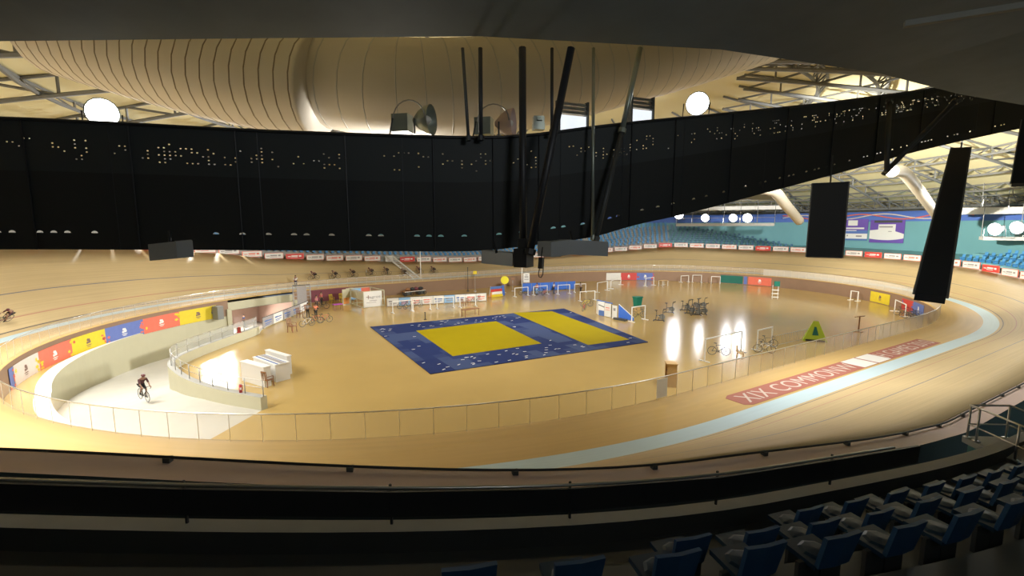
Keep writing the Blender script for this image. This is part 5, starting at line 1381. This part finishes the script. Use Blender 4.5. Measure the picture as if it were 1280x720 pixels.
hung('short upright black panel hanging before the turquoise wall', (-18.31,-35.55,9.69), (-18.61,-35.69,7.57), .84, .16)
hung('long leaning black post hanging before the right banking', (-14.38,-37.18,10.71), (-23.08,-39.52,7.25), .40, .14)
hung('black panel cut by the right picture edge high up', (-11.02,-37.86,11.80), (-12.90,-38.23,9.67), .42, .14)
# grey housings under the hem
def housing(label, pts, h, th, mats_, end=None):
    P = [Vector(p) for p in pts]; r = empty('lamp_housing', P[0]); o_ = P[0]
    for k,(a,b) in enumerate(zip(P,P[1:])):
        d = (b-a); n = Vector((-d.y,d.x,0)).normalized()*th; s = MB()
        vs_ = [q-o_+m_+V(0,0,zz) for q in (a,b) for m_ in (V(0,0,0),n) for zz in (-h/2,h/2)]
        s.add(vs_,[(0,1,3,2),(4,6,7,5),(0,4,5,1),(2,3,7,6),(0,2,6,4),(1,5,7,3)]); s.build('casing', M[mats_[k]], r)
    s = MB(); m_ = (P[0]+P[-1])/2-o_; s.tube([m_+V(0,0,h*.4),m_+V(0,.1,h*1.2)],.03,6); s.build('bracket', M['black'], r)
    return tag(r, label, 'lamp housing')
housing('dark grey lamp housing under the left part of the gantry hem', [(-34.51,-31.45,8.00),(-34.04,-31.91,8.06),(-33.79,-31.88,8.08)], .31, .35, ('housing','housing'))
housing('pale grey lamp housing left of the thick black post', [(-28.86,-34.18,7.87),(-28.48,-34.77,7.83)], .26, .3, ('housing_pale',))
housing('angled grey lamp housing below the hem right of the cable loop', [(-27.99,-34.91,8.04),(-27.91,-35.25,8.03),(-27.47,-35.28,8.07),(-26.66,-35.48,8.02)], .29, .3, ('housing_pale','housing','housing'))
s = MB(); s.box((0,0,0),(.30,.28,.36),.5); s.box((.02,0,.25),(.2,.2,.25),.5); o = s.build('junction_box', M['black'], None, False, (-28.29,-34.87,7.87)); tag(o, 'black junction box at the foot of the thick hanger post', 'box')
r = empty('cable_clamp', (-28.18,-35.31,7.79)); s = MB(); s.box((0,0,0),(.09,.08,.21),.5,0,.15); s.build('clamp_body', M['black'], r)
s = MB(); s.tube([(-.035,0,-.1),(-.06,0,-.2),(-.045,0,-.26),(0,0,-.275),(.04,0,-.22),(.05,0,-.1)],.010,6); s.build('cable_loop', M['black'], r, True); s = MB(); s.tube([(0,0,.1),(.03,0,.3)],.012,6); s.build('cord', M['black'], r); tag(r, 'small black clamp with a hanging cable loop below the gantry', 'clamp')

# floodlights standing on the gantry
def round_flood(label, loc, rz, m, sc=1.0):
    r = empty('gantry_floodlight', loc, rz); r.scale = (sc,)*3
    s = MB(); s.tube([(-.05,0,.22),(.0,0,.22),(.10,0,.22),(.24,0,.22),(.36,0,.22)],[.05,.10,.20,.28,.31],18,0,False,False); s.build('reflector', M[m], r, True)
    s = MB(); s.ball((.2,0,.22),.12,10,6,0,(1.3,.8,.8)); s.build('lamp_shield', M['offwhite'], r, True)
    s = MB(); s.box((-.30,0,.17),(.36,.3,.36)); s.build('ballast', M['lamp_soft'] if False else M['grey_green'], r)
    s = MB(); s.tube([(-.02+.34*math.cos(t),-.30,.22+.34*math.sin(t)) for t in [PI*k/10 for k in range(11)]],.014,6); s.build('guard_ring', M['steel'], r, True)
    for p,q in (((-.42,-.2,.25),(-.5,-.2,-.1)),((.1,-.3,.2),(.1,-.3,-.1))): s = MB(); s.tube([p,q],.018,5); s.build('yoke_arm', M['darkgrey'], r)
    return tag(r, label, 'floodlight', 'round floodlights on the gantry')
round_flood('round unlit floodlight on the gantry, left of the hanger rods', (-29.49,-32.32,10.56), -.75, 'grey_green', 1.05)
round_flood('round unlit floodlight on the gantry between the hanger rods', (-27.80,-32.99,10.55), -.75, 'pinkish', 1.05)
def fin_flood(label, loc, rz, w_, h):
    r = empty('panel_floodlight', loc, rz)
    s = MB(); s.box((0,0,-h*.22),(w_,.10,h*.55)); s.build('face', M['lamp_soft'], r)
    s = MB()
    for k in range(3): s.box((0,.06,h*(.12+.13*k)),(w_,.22,.025)); s.tube([(-w_/2,.0,h*(.18+.13*k)),(w_/2,.0,h*(.18+.13*k))],.025,6)
    s.build('cooling_fin', M['brushed'], r)
    for x in (-1,1): s = MB(); s.box((x*(w_/2+.03),0,0),(.04,.2,h)); s.build('bracket', M['darkgrey'], r)
    return tag(r, label, 'floodlight', 'panel floodlights above the gantry')
fin_flood('panel floodlight with finned back right of the slanting tube', (-25.87,-33.25,11.08), -.15, .72, .75)
fin_flood('panel floodlight with finned back right of the slanting strut', (-23.82,-33.49,11.41), -.15, .62, .75)
s = MB(); s.box((0,0,.05),(.24,.2,.16)); s.box((0,0,-.1),(.26,.22,.14)); s.tube([(-.06,-.11,.05),(.06,-.11,.05)],.04,6); o = s.build('control_box', M['grey_green'], None, False, (-26.87,-33.27,10.86)); o.rotation_euler.z = -.4; tag(o, 'small square box on the gantry beside the slanting tube', 'box')
flood('dazzling floodlight above the left part of the gantry', (-35.43,-28.44,11.03), (-33.24,-42.63,8.5), .62, 'lamp', None)
flood('lit floodlight above the gantry at the right of the struts', (-21.69,-33.53,11.89), (-30,-42.6,7.5), .62, 'lamp', None)

# ---------------------------------------------------------------- near side: rim rail, stand, seats, parapet, canopy
na, nb = -66, 150
ri_ = 40
r = empty('rim_rail', cv(na,9.75,0)); o_ = Vector(r.location); tag(r, 'thin dark capping rail along the near rim of the track', 'rail')
s = MB(); s.tube([cv(i,9.75,ztop(i)+.07)-o_ for i in range(na,nb,2)],.03,6); s.build('top_rail', M['black'], r, True)
for i in range(na,nb,7): s = MB(); s.box(tuple(cv(i,9.75,ztop(i)+.02)-o_),(.12,.12,.10),heading(i)); s.build('bracket', M['darkgrey'], r)
def near_prof(i):
    z = ztop(i)*.85+.5; out = [(11.6,-1.8),(11.6,z+.25),(11.9,z+.25),(11.9,z-.1)]; d = 12.7; zz = z-.1
    for k in range(9): out += [(d,zz),(d,zz+.42)]; d += .8; zz += .42
    return out+[(20,zz)]
struct(band('stand_near', near_prof, [M['teal'],M['darkgrey'],M['concrete']], [0,2,1]+[1]*19, na, nb, 2, smooth=False))
r = empty('stand_railing', cv(na,11.75,0)); o_ = Vector(r.location); tag(r, 'dark railing with a pale top bar along the front of the near stand', 'railing')
zn = lambda i: ztop(i)*.85+.75
s = MB(); s.tube([cv(i,11.75,zn(i)+.62)-o_ for i in range(na,-12,2)],.03,6); s.build('pale_bar', M['brushed'], r, True)
for i in range(na,-12,6):
    s = MB(); s.bar(cv(i,11.75,zn(i)+.36)-o_, cv(min(i+6,-12),11.75,zn(i+6)+.36)-o_,.05,.40); s.build('dark_panel', M['black'], r)
    s = MB(); s.tube([cv(i,11.7,zn(i))-o_, cv(i,11.7,zn(i)+.65)-o_],.025,5); s.build('post', M['black'], r)
# turquoise parapet with steel railing at the right
a = Vector((-14.80,-38.22,2.23)); b = Vector((-16.00,-40.03,2.59)); d = Vector((b.x-a.x,b.y-a.y,0)); L_ = d.length
r = empty('parapet_railing', a, math.atan2(d.y,d.x)); tag(r, 'steel handrail on a concrete ledge over a turquoise wall, near right', 'railing')
s = MB(); s.box((L_/2,.6,-.09),(L_+.2,1.3,.18)); s.build('ledge', M['concrete'], r)
s = MB(); s.box((L_/2,.6,-1.2),(L_,1.1,2.1)); s.build('turquoise_wall', M['teal'], r)
s = MB(); s.tube([(0,0,1.0),(L_,0,1.0)],.03,6); s.tube([(0,0,.42),(L_,0,.42)],.022,6); s.tube([(0,0,1.0),(.0,1.1,1.0),(L_,1.1,1.0)],.03,6); s.tube([(0,0,.42),(0,1.1,.42),(L_,1.1,.42)],.022,6); s.build('rail', M['brushed'], r, True)
for x in (0,.28,1.4,2.6,3.6):
    if x > L_: break
    for y in ((0,1.1) if x in (0,1.4,2.6,3.6) else (0,)): s = MB(); s.tube([(x,y,0),(x,y,1.02)],.03,6); s.box((x,y,.015),(.14,.14,.03)); s.build('post', M['brushed'], r, True)
# near seats seen from behind, lower right
cnt = 0
for k,d in enumerate((12.75,13.55,14.35)):
    for q in range(9):
        x = -21.8+q*.62+k*.3-2.0*k; i = idx(x,-30)
        i = LS and (x+LS/2)/((2*LS+2*PI*RR)/NC); z = ztop(int(i))*.85+.4+.42*(k+1)
        lab = 'dark blue near seat, %s row from the parapet, %s from the left' % (ORD[k], ORD[q])
        r = empty('near_seat', cv(i,d+.3,z)); n = NORM[int(i)%NC]; r.rotation_euler.z = math.atan2(n.y,n.x)-PI/2
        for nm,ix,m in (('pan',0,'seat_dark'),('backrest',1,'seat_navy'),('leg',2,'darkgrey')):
            key = ('ns',nm)
            if key not in CL:
                s = MB()
                if nm == 'pan': s.box((0,-.02,.41),(.46,.44,.06)); s.ball((0,0,.43),.2,8,4,0,(1,1,.2))
                if nm == 'backrest':
                    s.add([(x_*(.22+.02*z_),.2+.1*z_+t_-abs(x_)*0.02,.42+.42*z_) for z_ in (0,.5,1) for x_ in (-1,0,1) for t_ in (0,.05)],
                      [(0,2,8,6),(2,4,10,8),(6,8,14,12),(8,10,16,14),(1,7,9,3),(3,9,11,5),(7,13,15,9),(9,15,17,11),(0,6,7,1),(6,12,13,7),(4,5,11,10),(10,11,17,16),(12,14,15,13),(14,16,17,15),(0,1,3,2),(2,3,5,4)])
                if nm == 'leg': s.bar((-.16,.05,0),(-.16,.05,.4),.05,.3); s.bar((.16,.05,0),(.16,.05,.4),.05,.3)
                CL[key] = s.mesh(nm, M[m])
            o = bpy.data.objects.new(nm, CL[key]); C.objects.link(o); o.parent = r
        tag(r, lab, 'seat', 'dark seats of the near stand')
# dark canopy of the near stand
E1 = [(-38.93,-29.89,11.57),(-36.30,-30.89,11.61),(-32.78,-32.50,11.81),(-28.92,-34.33,12.00),(-23.99,-35.87,12.19),(-18.09,-36.44,12.48),(-13.60,-36.79,12.48),(-7.05,-37.79,12.53)]
s = MB(); n = len(E1)
for p in E1:
    p = Vector(p); q = p+V(2.0,-9.0,1.2); s.v += [tuple(p),tuple(q),tuple(p+V(0,0,.25)),tuple(q+V(0,0,.25))]
for k in range(n-1):
    a = 4*k; s.f += [(a,a+4,a+5,a+1),(a+2,a+3,a+7,a+6),(a,a+2,a+6,a+4),(a+1,a+5,a+7,a+3)]; s.mi += [0]*4
struct(s.build('ceiling_canopy', M['canopy']))
a = Vector((-23.14,-38.79,11.86)); b = Vector((-22.03,-40.39,11.90)); s = MB(); s.bar(a,b,.12,.09); struct(s.build('beam_canopy', M['canopy_beam']))
for u in (1190,1222,1250,1275):
    pass
